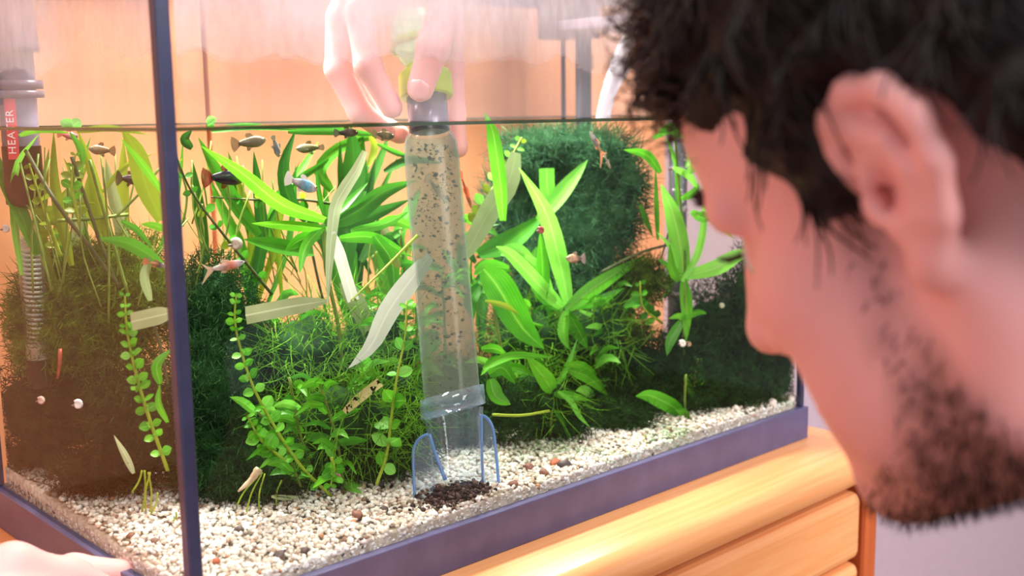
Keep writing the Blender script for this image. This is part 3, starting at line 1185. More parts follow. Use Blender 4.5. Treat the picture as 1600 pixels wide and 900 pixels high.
# --- long-leaved plant left of the siphon (crown near the middle of the water)
plant('sword_leaved_plant', 'bright long-leaved water plant with its crown left of the siphon', (520, 700), .13, [
    ([(508, 344), (440, 320), (380, 272), (314, 228)], 26, 'bright', (.13, .10)),
    ([(512, 358), (450, 352), (393, 349)], 17, 'bright', (.13, .11)),
    ([(506, 352), (478, 385), (468, 428)], 17, 'bright', (.13, .11)),
    ([(500, 368), (470, 375), (445, 392)], 22, 'bright', (.13, .12)),
    ([(490, 395), (430, 384), (381, 374)], 27, 'mid', (.14, .13)),
    ([(520, 350), (560, 330), (600, 300), (650, 282)], 30, 'mid', (.14, .15)),
    ([(528, 352), (580, 336), (640, 312)], 24, 'dark', (.15, .16)),
    ([(530, 372), (585, 372), (645, 402)], 20, 'bright', (.13, .12)),
    ([(585, 368), (612, 410), (616, 470)], 24, 'bright', (.12, .11)),
    ([(520, 345), (540, 320), (575, 285)], 14, 'mid', (.14, .15)),
    ([(548, 360), (600, 350), (640, 330)], 15, 'fresh', (.14, .13)),
    ([(590, 350), (620, 345), (650, 360)], 18, 'bright', (.15, .14)),
    ([(505, 335), (498, 300), (494, 262)], 9, 'mid', (.14, .14)),
], [([(505, 350), (512, 430), (530, 520), (536, 620), (528, 715), (520, 765)], .0016, 'stem'), ])

# --- broad dark leaves hanging in the rear
plant('broad_leaved_plant', 'dark broad-leaved water plant reaching the surface behind the bright crown', (545, 620), .2, [
    ([(540, 420), (543, 330), (553, 260), (548, 196)], 44, 'dark', .2, dict(tilt=.1)),
    ([(478, 345), (452, 310), (443, 260), (462, 203)], 22, 'dark', .19),
    ([(405, 368), (372, 325), (338, 268), (310, 215)], 27, 'mid', .2),
    ([(520, 300), (500, 265), (540, 225), (615, 208)], 20, 'mid', .21),
    ([(515, 250), (470, 278), (455, 300)], 12, 'mid', .21),
    ([(570, 300), (560, 262), (566, 205)], 30, 'mid', .21),
    ([(600, 268), (640, 250), (690, 255)], 14, 'dark', .2),
    ([(575, 260), (585, 230), (572, 200)], 12, 'olive', .2),
    ([(590, 225), (622, 240), (645, 245)], 9, 'mid', .19),
    ([(330, 205), (385, 198), (470, 204)], 13, 'mid', .16),
    ([(450, 205), (520, 204), (600, 212)], 15, 'dark', .18),
    ([(300, 232), (288, 218), (300, 203)], 16, 'dark', .18),
], [([(540, 420), (548, 520), (545, 640)], .0018, 'stem_dark'), ([(478, 345), (500, 450), (530, 560)], .0012, 'stem_dark')])

# --- tall straps filling the rear
def rear_straps(label, xs, n, mats, Yr, top, bot):
    ls = []
    for i in range(n):
        x0 = random.uniform(*xs)
        y0 = random.uniform(*bot)
        y1 = random.uniform(*top)
        dx = random.uniform(-70, 70)
        bend = random.uniform(-25, 25)
        Y = random.uniform(*Yr)
        ls.append(([(x0, y0), (x0 + dx * .3 + bend, (y0 * .6 + y1 * .4)), (x0 + dx * .75 + bend * .5, y0 * .25 + y1 * .75), (x0 + dx, y1)], random.uniform(9, 24), random.choice(mats), Y))
    return plant('strap_leaved_plant', label, ((xs[0] + xs[1]) / 2, bot[1]), (Yr[0] + Yr[1]) / 2, ls)


rear_straps('dark strap-leaved plant in the rear between corner post and bright crown', (310, 470), 11, ['dark', 'mid', 'olive', 'dark'], (.21, .27), (206, 300), (400, 500))
rear_straps('dark strap-leaved plant in the rear just left of the siphon', (500, 650), 12, ['dark', 'mid', 'dark', 'sage'], (.19, .26), (206, 330), (400, 520))
rear_straps('olive strap leaves in the rear beside the heater', (50, 240), 12, ['olive', 'olive', 'mid', 'sage'], (.24, .28), (206, 290), (380, 480))
rear_straps('shaded strap leaves between the teal moss and the siphon', (740, 860), 7, ['dark', 'mid'], (.18, .24), (300, 400), (480, 560))

# --- old bleached leaves
plant('bleached_leaf', 'long bleached leaf hanging down from the surface left of the siphon', (514, 475), .1, [
    ([(570, 236), (556, 268), (528, 312), (520, 350), (514, 420), (512, 478)], 20, 'pale', (.12, .09), dict(fold=.08, tilt=.1))], cat='leaf')
plant('bleached_leaf', 'white ribbed bleached leaf just below the bright crown', (545, 455), .1, [
    ([(521, 362), (534, 410), (552, 470)], 19, 'white', (.10, .10), dict(fold=.1, tilt=.1, cut=True))], cat='leaf')
plant('bleached_leaf', 'white leaf leaning against the left side of the siphon tube', (580, 545), .075, [
    ([(672, 400), (640, 440), (606, 488), (580, 540), (545, 575)], 34, 'white', (.078, .085), dict(fold=.08, tilt=.1))], cat='leaf')
plant('bleached_leaf', 'pale grey-green leaf with a square cut end beside the small-leaved stem', (390, 490), .1, [
    ([(512, 470), (450, 480), (384, 493)], 27, 'pale', (.10, .09), dict(cut=True, base=.15, fold=.06, tilt=.15))], cat='leaf')
plant('bleached_leaf', 'pale blunt leaf behind the left pane beside the corner post', (232, 497), .1, [
    ([(272, 488), (240, 495), (205, 503)], 28, 'pale', (.09, .085), dict(cut=True, base=.3, fold=.06, tilt=.15))], cat='leaf')
plant('bleached_leaf', 'faded sage leaf hanging behind the right side of the siphon tube', (740, 380), .12, [
    ([(806, 238), (795, 285), (765, 330), (735, 385), (722, 410)], 36, 'sage', (.12, .11), dict(fold=.05, tilt=.2))], cat='leaf')
plant('bleached_leaf', 'faded olive leaf blade standing below the white ribbed leaf', (560, 560), .14, [
    ([(535, 440), (560, 480), (578, 540)], 30, 'sage', (.14, .13), dict(tilt=.2))], cat='leaf')
plant('bleached_leaf', 'pale narrow leaf standing on the gravel behind the left pane', (208, 738), .13, [
    ([(209, 740), (196, 712), (178, 680)], 11, 'pale', (.14, .13), dict(tilt=.1))], cat='leaf')
plant('rotting_leaf', 'yellow rotting leaf full of dark holes low in the leafy clump', (565, 620), .075, [
    ([(538, 644), (562, 622), (594, 597)], 15, 'dead', (.075, .07), dict(cut=True, base=.6, tilt=.1, fold=.1))], cat='leaf')
plant('fallen_leaf', 'thin tan leaf scrap lying on the gravel near the front rail', (460, 856), .03, [
    ([(440, 856), (460, 855), (480, 855)], 5, 'dead', .035, dict(tilt=.9))], cat='leaf')
plant('fallen_leaf', 'olive scrap of leaf on the gravel behind the left pane', (178, 850), .04, [
    ([(165, 853), (178, 849), (190, 846)], 9, 'olive', .045, dict(tilt=.6))], cat='leaf')
plant('fallen_leaf', 'tan fallen leaf at the edge of the plants above pale gravel', (450, 778), .09, [
    ([(424, 776), (448, 778), (472, 776)], 9, 'pale', .09, dict(tilt=.4))], cat='leaf')
M['twig'] = pmat('red_twig', S(150, 60, 48), S(196, 96, 76), rough=0.6, scale=90)
tw = lp_([(94, 545), (93, 570), (90, 592)], .2)
tag(MB().tube(spline(tw, 8), [.0012, .0014, .0013, .0012, .0011, .001, .0008, .0005], 6).build('twig', M['twig']), 'thin red twig standing upright behind the left pane', 'twig')

# --- leaf sticking out of the water and the plants right of the siphon
plant('emergent_leaf', 'bright strap leaf poking out of the water right of the siphon tube', (785, 330), .075, [
    ([(786, 345), (782, 290), (774, 230), (768, 200), (757, 176)], 24, 'bright', (.10, .06), dict(tilt=.25))], cat='leaf')

plant('sword_leaved_plant', 'bright long-leaved water plant crossing its leaves right of the siphon', (880, 620), .11, [
    ([(889, 478), (872, 400), (852, 330), (811, 262)], 31, 'fresh', (.11, .09), dict(tilt=.15)),
    ([(842, 345), (880, 298), (918, 250)], 27, 'fresh', (.12, .12), dict(base=.8, tilt=.2)),
    ([(748, 398), (800, 375), (852, 335)], 34, 'mid', (.12, .13), dict(base=.8)),
    ([(858, 318), (855, 290), (854, 263)], 24, 'fresh', .13, dict(cut=True, base=.6)),
    ([(884, 485), (935, 445), (1010, 398)], 25, 'bright', (.10, .09)),
    ([(880, 482), (852, 455), (800, 400), (775, 385)], 24, 'fresh', (.10, .09)),
    ([(848, 470), (848, 420), (844, 362)], 22, 'bright', (.10, .10)),
    ([(878, 485), (845, 455), (835, 410), (838, 385)], 26, 'fresh', (.11, .12)),
    ([(896, 480), (930, 430), (940, 385)], 44, 'dark', (.13, .14), dict(tilt=.2)),
    ([(905, 485), (940, 500), (958, 518), (967, 545)], 9, 'fresh', (.10, .08)),
    ([(890, 480), (935, 470), (975, 450)], 18, 'bright', (.10, .09)),
    ([(886, 486), (905, 520), (918, 545)], 24, 'bright', (.10, .09)),
    ([(884, 486), (880, 520), (888, 545)], 18, 'bright', (.10, .09)),
    ([(860, 495), (850, 440), (842, 430)], 16, 'mid', (.12, .12)),
], [([(888, 478), (895, 530), (886, 590), (868, 640), (872, 690)], .0014, 'stem')])

plant('broad_leaved_plant', 'broad bright leaves just right of the siphon tube at mid depth', (800, 600), .1, [
    ([(756, 420), (780, 450), (815, 510), (850, 545)], 50, 'bright', (.10, .09), dict(tilt=.2)),
    ([(758, 470), (790, 478), (812, 492)], 9, 'olive', (.08, .08)),
    ([(750, 445), (735, 470), (740, 500)], 22, 'mid', (.12, .12)),
    ([(795, 420), (760, 415), (740, 430)], 20, 'bright', (.11, .11)),
    ([(820, 400), (845, 425), (868, 470)], 20, 'fresh', (.11, .10)),
    ([(780, 395), (810, 392), (838, 410)], 24, 'fresh', (.12, .11)),
    ([(745, 440), (775, 420), (800, 425)], 22, 'mid', (.12, .12)),
], [([(770, 470), (782, 540), (795, 620), (800, 660)], .0014, 'stem')])

plant('young_sword_plant', 'low bright plant with arching leaves on the gravel right of the siphon', (864, 660), .07, [
    ([(864, 612), (850, 590), (822, 555)], 28, 'bright', (.07, .07)),
    ([(864, 612), (848, 580), (840, 550)], 14, 'bright', (.08, .08)),
    ([(864, 612), (885, 575), (902, 530)], 9, 'bright', (.07, .08)),
    ([(755, 576), (800, 556), (864, 558)], 14, 'bright', (.06, .06)),
    ([(752, 545), (775, 545), (792, 556)], 14, 'bright', (.07, .07)),
    ([(872, 612), (892, 628), (905, 650), (922, 668)], 10, 'fresh', (.06, .05)),
    ([(866, 616), (890, 618), (922, 626)], 14, 'bright', (.065, .06)),
    ([(890, 578), (920, 590), (950, 618)], 20, 'bright', (.08, .08)),
    ([(764, 585), (785, 575), (805, 600)], 24, 'bright', (.08, .07)),
    ([(766, 592), (775, 618), (798, 632)], 28, 'bright', (.08, .07)),
    ([(805, 600), (825, 610), (835, 632)], 20, 'mid', (.09, .08)),
    ([(870, 655), (840, 660), (815, 690)], 12, 'dark', (.08, .08)),
    ([(866, 640), (880, 660), (890, 690)], 8, 'mid', (.06, .06)),
], [([(866, 612), (862, 640), (860, 680)], .0012, 'stem'), ([(770, 648), (815, 649), (858, 642)], .0011, 'stem_yellow', .055)])

# --- plant at the right, in front of the uplift pipe
plant('sword_leaved_plant', 'light green long-leaved plant in front of the grey pipe beside the man', (1072, 560), .06, [
    ([(1070, 440), (1062, 380), (1050, 330), (1033, 288)], 30, 'fresh', (.06, .05), dict(tilt=.1)),
    ([(1070, 432), (1120, 418), (1150, 400), (1178, 393)], 25, 'fresh', (.05, .03), dict(tilt=.15)),
    ([(1032, 270), (1010, 242), (974, 234)], 15, 'bright', (.08, .09)),
    ([(1028, 375), (1026, 320), (1024, 260)], 8, 'bright', .07),
    ([(1058, 330), (1058, 265), (1040, 212)], 9, 'fresh', .06),
    ([(1052, 262), (1078, 276), (1090, 298)], 12, 'fresh', .05),
    ([(1064, 310), (1085, 300), (1092, 285)], 14, 'bright', .05),
    ([(1072, 262), (1080, 240), (1082, 215)], 9, 'fresh', .05),
    ([(1076, 270), (1090, 250), (1096, 225)], 18, 'fresh', .045),
    ([(1066, 440), (1090, 395), (1100, 340), (1098, 285)], 14, 'fresh', (.05, .04)),
    ([(1092, 335), (1115, 338), (1135, 345)], 14, 'bright', .035),
    ([(1098, 330), (1125, 352), (1146, 372)], 10, 'bright', .035),
    ([(1080, 330), (1100, 340), (1120, 330)], 16, 'fresh', .04),
    ([(1068, 436), (1073, 480), (1072, 534)], 19, 'bright', (.05, .045)),
    ([(1072, 498), (1060, 494), (1045, 498)], 10, 'bright', .05),
    ([(1072, 496), (1090, 488), (1104, 490)], 11, 'bright', .045),
    ([(1066, 500), (1048, 530), (1042, 556)], 18, 'mid', .05),
    ([(1060, 420), (1050, 390), (1026, 362)], 9, 'fresh', .06),
    ([(1030, 405), (1046, 420), (1046, 450), (1030, 470)], 9, 'fresh', .07),
    ([(1000, 320), (1010, 345), (1020, 370)], 9, 'mid', .08),
    ([(975, 480), (1000, 470), (1030, 500)], 14, 'mid', .07),
    ([(1060, 440), (1050, 420), (1046, 380)], 14, 'bright', .06),
    ([(1030, 205), (1055, 198), (1082, 208)], 13, 'bright', .05),
    ([(1020, 215), (1045, 205), (1078, 218)], 12, 'fresh', .055),
    ([(1078, 190), (1070, 205), (1050, 215)], 10, 'bright', .05),
    ([(1180, 380), (1200, 370), (1215, 400)], 26, 'mid', .02),
    ([(1170, 420), (1190, 400), (1200, 370)], 16, 'mid', .025),
], [([(1070, 440), (1070, 380), (1062, 300), (1054, 205)], .0011, 'stem', .055), ([(1070, 440), (1068, 520), (1070, 600), (1072, 668)], .0012, 'stem', .05),
    ([(1020, 450), (1040, 380), (1062, 300)], .0008, 'stem_dark', .08), ([(940, 425), (1000, 395), (1062, 378)], .0012, 'stem_dark', .085)])
plant('young_sword_plant', 'small plant with one arching leaf on the gravel at the right', (1072, 670), .035, [
    ([(1068, 648), (1045, 632), (1015, 618), (993, 619)], 26, 'bright', (.04, .04), dict(tilt=.2)),
    ([(1074, 660), (1068, 645), (1055, 640)], 15, 'bright', .035),
    ([(1074, 676), (1064, 668), (1058, 655)], 13, 'fresh', .03),
    ([(1074, 676), (1086, 672), (1094, 660)], 13, 'fresh', .03),
    ([(1086, 628), (1075, 600), (1070, 585)], 10, 'bright', .04),
], [([(1072, 585), (1070, 630), (1074, 678)], .001, 'stem')])

# --- plants behind the left pane
plant('strap_leaved_plant', 'olive strap-leaved plant rising to the surface behind the left pane', (150, 560), .2, [
    ([(34, 430), (22, 340), (26, 260), (62, 208)], 12, 'fresh', .2, dict(tilt=.1)),
    ([(112, 415), (96, 345), (85, 280), (84, 205)], 18, 'olive', .22, dict(tilt=.1)),
    ([(168, 375), (155, 310), (138, 250), (122, 205)], 16, 'olive', .21, dict(tilt=.1)),
    ([(252, 345), (228, 290), (212, 235), (190, 202)], 34, 'olive', .12, dict(tilt=.1)),
    ([(254, 300), (225, 260), (188, 215)], 13, 'bright', .1),
    ([(252, 412), (205, 382), (155, 372)], 22, 'mid', .12, dict(tilt=.2)),
    ([(262, 360), (240, 352), (220, 350)], 13, 'bright', .07),
    ([(160, 300), (195, 260), (240, 240)], 9, 'olive', .2),
    ([(190, 345), (215, 360), (240, 390)], 11, 'mid', .16),
    ([(130, 255), (125, 230), (108, 205)], 12, 'mid', .2),
    ([(100, 330), (130, 318), (165, 322)], 8, 'olive', .22),
    ([(250, 600), (245, 570), (268, 545)], 16, 'bright', .07),
    ([(262, 660), (248, 630), (250, 600)], 12, 'bright', .07),
    ([(120, 205), (170, 200), (230, 210)], 12, 'olive', .14),
    ([(30, 212), (60, 203), (110, 208)], 11, 'bright', .2),
    ([(235, 470), (226, 430), (236, 400)], 16, 'sage', .12),
], [([(40, 235), (90, 320), (140, 385), (180, 440)], .0014, 'stem_dark', .2), ([(112, 245), (140, 330), (165, 400), (185, 450)], .0013, 'stem_dark', .2),
    ([(140, 250), (165, 340), (200, 460)], .0012, 'stem', .2), ([(90, 345), (140, 342), (200, 335)], .0012, 'stem', .21), ([(180, 340), (220, 300), (250, 262)], .0009, 'stem', .14),
    ([(232, 480), (250, 540), (262, 600)], .0010, 'stem_dark', .1)])


# --- round-leaved creeping stems (small paired leaves)
def oval_mesh(mat, key):
    n = 8
    v = [(0, 0, 0)]
    uv = [(.5, 0)]
    rows = 6
    v = []
    uv = []
    for i in range(rows + 1):
        s = i / rows
        w = .42 * math.sin(math.pi * min(.999, s * .93 + .05)) ** .7
        for q in (-1, 0, 1):
            v.append((s, q * w, -.10 * (1 - abs(q)) + .12 * math.sin(s * 2)))
            uv.append((.5 + q * .5, s))
    f = [(i * 3 + k, i * 3 + k + 1, (i + 1) * 3 + k + 1, (i + 1) * 3 + k) for i in range(rows) for k in range(2)]
    o = mesh('leaf', v, f, LM[mat], None, uv=uv)
    me = o.data
    bpy.data.objects.remove(o)
    return me


OV = {k: oval_mesh(k, k) for k in ('bright', 'fresh', 'mid', 'olive')}


def small_leaf(me, pos, direction, size, parent, up=None):
    o = bpy.data.objects.new('leaf', me)
    COL.objects.link(o)
    vw = CAM - pos
    vw = vw / np.linalg.norm(vw)
    upv = vw * .8 + np.array([random.uniform(-.5, .5), random.uniform(-.5, .5), random.uniform(-.2, .8)])
    R3 = axis_frame(direction, upv)
    m4 = Matrix((R3 * size).tolist()).to_4x4()
    o.rotation_mode = 'QUATERNION'
    loc, q, s = m4.decompose()
    o.rotation_quaternion = q
    o.scale = (size, size * random.uniform(.8, 1.15), size)
    o.location = Vector(pos)
    put(o, parent)
    return o


def creeper(label, pl, Y, nodes, size, kinds, rad=.0011, side=1.0, stem='stem_yellow', group='small-leaved creeping stems', pairs=2):
    pts = spline(lp_(pl, Y), 40)
    e = empty('creeping_stem', pts[-1] if pts[-1][2] < pts[0][2] else pts[0], label, 'plant', group)
    MB().tube(pts, [rad * (.55 + .6 * i / 39) for i in range(40)], 6).build('stem', M[stem], e)
    for i in range(nodes):
        u = (i + .3) / nodes
        k = int(u * 38)
        p = pts[k]
        t = pts[k + 1] - pts[k]
        t /= np.linalg.norm(t)
        vw = CAM - p
        vw /= np.linalg.norm(vw)
        sd = np.cross(t, vw)
        sd /= np.linalg.norm(sd)
        for j in range(pairs):
            sg = 1 if j % 2 == 0 else -1
            d = sd * sg * side + vw * random.uniform(-.5, .6) - t * random.uniform(-.1, .7)
            if j >= 2:
                d = vw + sd * random.uniform(-.8, .8) - t * .4
            small_leaf(OV[random.choice(kinds)], p + d * .0005, d, px2m(size, p) * (.55 + .6 * min(1, u * 2.4)) * random.uniform(.75, 1.2), e)
    return e


creeper('bright small-leaved stem standing free in front of the dark moss right of the corner post', [(369, 462), (367, 500), (376, 545), (396, 605), (428, 665), (470, 728), (520, 778)], .085, 17, 15, ['bright', 'fresh'], pairs=3)
creeper('small-leaved stem standing behind the left pane near the corner post', [(195, 462), (199, 520), (213, 585), (232, 650), (262, 735)], .10, 15, 14, ['bright', 'fresh'], pairs=3)
creeper('small-leaved stem rising close to the left side of the siphon tube', [(636, 470), (632, 530), (620, 590), (611, 655), (604, 710), (588, 758)], .06, 8, 22, ['bright', 'fresh'], side=.5, pairs=2)
creeper('short leafy side stem at the foot of the free standing stem', [(386, 650), (410, 690), (445, 720)], .08, 7, 16, ['bright', 'fresh'], pairs=3)
creeper('arching small-leaved stem above the gravel in the leafy clump', [(516, 760), (522, 735), (518, 715)], .065, 4, 17, ['bright'], pairs=3)
creeper('thin yellow stem slanting up to the left side of the siphon', [(548, 470), (600, 420), (652, 368)], .08, 5, 12, ['bright', 'olive'], pairs=1)
creeper('trailing dark stem with few round leaves slanting left of the black fish', [(268, 225), (300, 300), (360, 380), (425, 460)], .17, 9, 13, ['olive', 'mid'], stem='stem_dark', pairs=2)
creeper('dark trailing stem crossing behind the bright crown', [(330, 308), (400, 312), (470, 312), (530, 320)], .2, 6, 13, ['mid', 'olive'], stem='stem_dark', pairs=2)
creeper('small-leaved yellowish stem right behind the siphon top', [(815, 215), (790, 260), (755, 320), (740, 360)], .13, 9, 16, ['olive', 'fresh'], pairs=2)
creeper('thin stem with yellow round leaves behind the far left pane', [(45, 255), (70, 330), (95, 400)], .23, 8, 16, ['olive'], pairs=2)
creeper('leafy yellowish stem near the surface behind the left pane', [(118, 240), (112, 290), (125, 350)], .2, 6, 14, ['olive', 'bright'], pairs=2)
creeper('thin leafy stem at right standing on the dark moss', [(1090, 560), (1085, 600), (1088, 640)], .04, 6, 12, ['mid', 'bright'], pairs=2)
creeper('yellow green stem crossing the brown gap beside the grey pipe', [(1000, 440), (1005, 480), (1035, 505)], .07, 5, 14, ['mid', 'bright'], pairs=2)

# --- leafy undergrowth: bushy stems in the middle of the tank
bush = [(400, 640, 470, 760, .09, 'bushy bright stem at the left edge of the undergrowth'),
        (452, 590, 500, 770, .10, 'bushy bright stem second from the left in the undergrowth'),
        (500, 600, 540, 775, .085, 'bushy stem in the centre of the undergrowth above the arching small stem'),
        (560, 560, 560, 770, .11, 'bushy stem behind the yellow rotting leaf'),
        (600, 520, 590, 770, .12, 'bushy stem between the rotting leaf and the siphon'),
        (650, 480, 630, 740, .12, 'bushy stem directly behind the lower siphon tube'),
        (470, 500, 500, 700, .16, 'shaded bushy stem below the pale square-cut leaf'),
        (560, 450, 560, 680, .17, 'shaded bushy stem in the rear below the white leaves'),
        (430, 480, 440, 690, .18, 'shaded bushy stem behind the free standing stem'),
        (625, 360, 620, 560, .16, 'bushy stem left of the siphon at mid depth'),
        (690, 420, 690, 640, .15, 'bushy stem seen through the clear siphon tube'),
        (930, 560, 930, 660, .09, 'bushy stem behind the low arching plant'),
        (830, 480, 830, 640, .13, 'shaded bushy stem behind the broad bright leaves'),
        (780, 560, 790, 670, .10, 'bushy stem right behind the siphon nozzle'),
        (960, 460, 950, 600, .10, 'bushy stem below the orange gap at the right'),
        (745, 350, 740, 480, .15, 'bushy stem between the siphon and the crossing leaves')]
for (x0, y0, x1, y1, Y, lab) in bush:
    e = plant('bushy_stem', lab, (x1, y1), Y, [], [([(x0, y0), ((x0 + x1) / 2 + random.uniform(-12, 12), (y0 + y1) / 2), (x1, y1)], .0011, 'stem')], group='bushy stems of the undergrowth')
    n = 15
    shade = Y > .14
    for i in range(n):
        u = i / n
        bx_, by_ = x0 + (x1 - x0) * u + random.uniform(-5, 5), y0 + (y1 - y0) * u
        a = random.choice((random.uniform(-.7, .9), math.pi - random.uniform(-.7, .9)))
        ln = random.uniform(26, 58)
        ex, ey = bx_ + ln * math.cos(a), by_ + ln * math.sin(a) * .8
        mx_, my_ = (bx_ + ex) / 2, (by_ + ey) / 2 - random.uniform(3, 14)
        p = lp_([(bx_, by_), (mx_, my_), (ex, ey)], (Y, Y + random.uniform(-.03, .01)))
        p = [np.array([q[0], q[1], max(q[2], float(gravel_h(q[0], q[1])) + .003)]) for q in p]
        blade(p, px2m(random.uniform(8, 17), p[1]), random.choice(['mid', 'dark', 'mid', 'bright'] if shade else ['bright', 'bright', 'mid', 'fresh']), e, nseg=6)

# --- grassy thin stems in the rear and at the roots
gl_ = [(300, 350, 330, 220), (330, 420, 300, 250), (345, 400, 352, 260), (430, 440, 410, 250), (455, 430, 470, 300), (480, 470, 440, 360), (575, 470, 600, 300),
       (95, 440, 70, 230), (210, 470, 180, 240), (170, 470, 110, 260), (75, 420, 60, 240), (230, 450, 250, 330), (520, 560, 480, 430), (560, 540, 590, 420), (600, 560, 640, 440)]
rs = empty('thin_stems', P(430, 560, .22), 'loose tangle of thin dark stems and roots in the rear left of the tank', 'plant', kind='stuff')
b_ = MB()
for (x0, y0, x1, y1) in gl_ + [(x + random.uniform(-40, 40), y + random.uniform(-20, 40), x2 + random.uniform(-60, 60), y2 + random.uniform(-10, 60)) for (x, y, x2, y2) in gl_ for _ in range(3)]:
    Y = random.uniform(.17, .26)
    b_.tube(spline(lp_([(x0, y0), ((x0 + x1) / 2 + random.uniform(-18, 18), (y0 + y1) / 2), (x1, max(y1, 206))], Y), 8), random.uniform(.0004, .0009), 5)
o_ = b_.build('stems', M['stem'], rs)
o_['kind'] = 'stuff'
rt = empty('plant_roots', PZ(400, 780, GZ), 'pale brown rotting stem with roots reaching down to the gravel', 'root')
MB().tube(spline([P(405, 732, .09), P(392, 750, .09), P(372, 768, .09)], 10), [.0026, .003, .0024, .0026, .002, .0018, .0018, .0014, .001, .0006], 7).build('rotten_stem', M['root'], rt)
for (x0, y0, x1, y1) in ((410, 738, 385, 800), (414, 740, 405, 800), (440, 750, 432, 790), (235, 738, 228, 800), (402, 745, 370, 790)):
    MB().tube(spline([P(x0, y0, .09), P((x0 + x1) / 2 - 4, (y0 + y1) / 2, .09), P(x1, y1, .09)], 8), .0006, 5).build('root', M['stem_yellow'], rt)
rt2 = empty('plant_roots', PZ(225, 800, GZ), 'thin pale roots hanging to the gravel behind the left pane', 'root')
for (x0, y0, x1, y1) in ((222, 735, 206, 770), (226, 735, 222, 800), (232, 738, 235, 800), (246, 770, 236, 804), (275, 800, 270, 815)):
    MB().tube(spline([P(x0, y0, .10), P((x0 + x1) / 2 + 3, (y0 + y1) / 2, .10), P(x1, y1, .10)], 8), .0006, 5).build('root', M['stem_yellow'], rt2)


# ------------------------------------------------------------------ moss
def mossmat(name, c1, c2):
    return pmat(name, c1, c2, rough=0.8, scale=90, spec=.1, trans=.25)


MS = {'dark': mossmat('moss_dark', S(22, 50, 26), S(44, 84, 40)), 'olive': mossmat('moss_olive', S(46, 66, 16), S(96, 124, 30)),
      'teal': mossmat('moss_teal', S(38, 78, 56), S(78, 124, 84)), 'brown': mossmat('moss_brown_shade', S(28, 32, 12), S(54, 62, 22))}  # brown: moss colour darkened for the low light at lower left


def moss(label, blobs, mat, n, seedw=1.0, ln=.010, mix=None):
    """A tangle of fine fronds over a few lumpy cushions. blobs = [(px, py, half width px, half height px, Y, half depth m)]."""
    e = empty('moss_clump', P(blobs[0][0], blobs[0][1], blobs[0][4]), label, 'moss', 'moss clumps', 'stuff')
    V = []
    F = []
    base = 0
    area = sum(b[2] * b[3] for b in blobs)
    core = MB()
    allp = []
    for (cx, cy, hw, hh, Y, hd) in blobs:
        c = P(cx, cy, Y, .02)
        rx, rz = px2m(hw, c), px2m(hh, c)
        bm = bmesh.new()
        bmesh.ops.create_icosphere(bm, subdivisions=3, radius=1)
        s0 = random.uniform(0, 99)
        vv = []
        for q in bm.verts:
            k = .66 + .30 * mnoise.noise(q.co * 2.2 + Vector((s0, 0, 0))) + .12 * mnoise.noise(q.co * 6 + Vector((0, s0, 0)))
            p = c + CR * (q.co.x * rx * k) + CU * (q.co.z * rz * k) + CF * (q.co.y * hd * k)
            p[0] = min(max(p[0], .007), TL - .007)
            p[1] = min(max(p[1], .007), TD - .007)
            p[2] = min(max(p[2], GZ), HW - .004)
            vv.append(p)
        core.add(vv, [tuple(x.index for x in q.verts) for q in bm.faces])
        bm.free()
        m = int(n * hw * hh / area)
        d = rng.normal(size=(m, 3))
        d /= np.linalg.norm(d, axis=1)[:, None]
        d[:, 1] = np.where(rng.uniform(0, 1, m) < .75, -np.abs(d[:, 1]), d[:, 1])
        rad = rng.uniform(.60, 1.08, m)[:, None]
        p = c + (d[:, :1] * rx * CR + d[:, 2:] * rz * CU + d[:, 1:2] * hd * CF) * rad
        allp.append((p, (d[:, :1] * CR + d[:, 2:] * CU + d[:, 1:2] * CF)))
    p = np.concatenate([a for a, _ in allp])
    d = np.concatenate([b for _, b in allp])
    m = len(p)
    seg = 4
    t = d * .6 + rng.normal(0, .7, (m, 3))
    t /= np.linalg.norm(t, axis=1)[:, None]
    curl = rng.normal(0, .55, (m, 3))
    L_ = ln * rng.uniform(.5, 1.5, m)[:, None]
    sd = np.cross(t, -CF)
    sd /= np.linalg.norm(sd, axis=1)[:, None] + 1e-9
    q = p.copy()
    rows = []
    for i in range(seg + 1):
        wdt = .00038 * (1 - .75 * i / seg)
        rows.append(q - sd * wdt)
        rows.append(q + sd * wdt)
        t = t + curl * .5
        t /= np.linalg.norm(t, axis=1)[:, None]
        q = q + t * L_ / seg
    V = np.stack(rows, axis=1)
    V[..., 0] = np.clip(V[..., 0], .006, TL - .006)
    V[..., 1] = np.clip(V[..., 1], .006, TD - .006)
    V[..., 2] = np.clip(V[..., 2], GZ - .001, HW - .002)
    k = 2 * (seg + 1)
    fq = np.array([[2 * i, 2 * i + 1, 2 * i + 3, 2 * i + 2] for i in range(seg)])
    F = (fq[None] + (np.arange(m) * k)[:, None, None]).reshape(-1, 4)
    c_ = core.build('cushion', mat, e)
    c_['kind'] = 'stuff'
    o = mesh('fronds', V.reshape(-1, 3), F, mix or mat, e, smooth=False)
    o['kind'] = 'stuff'
    return e


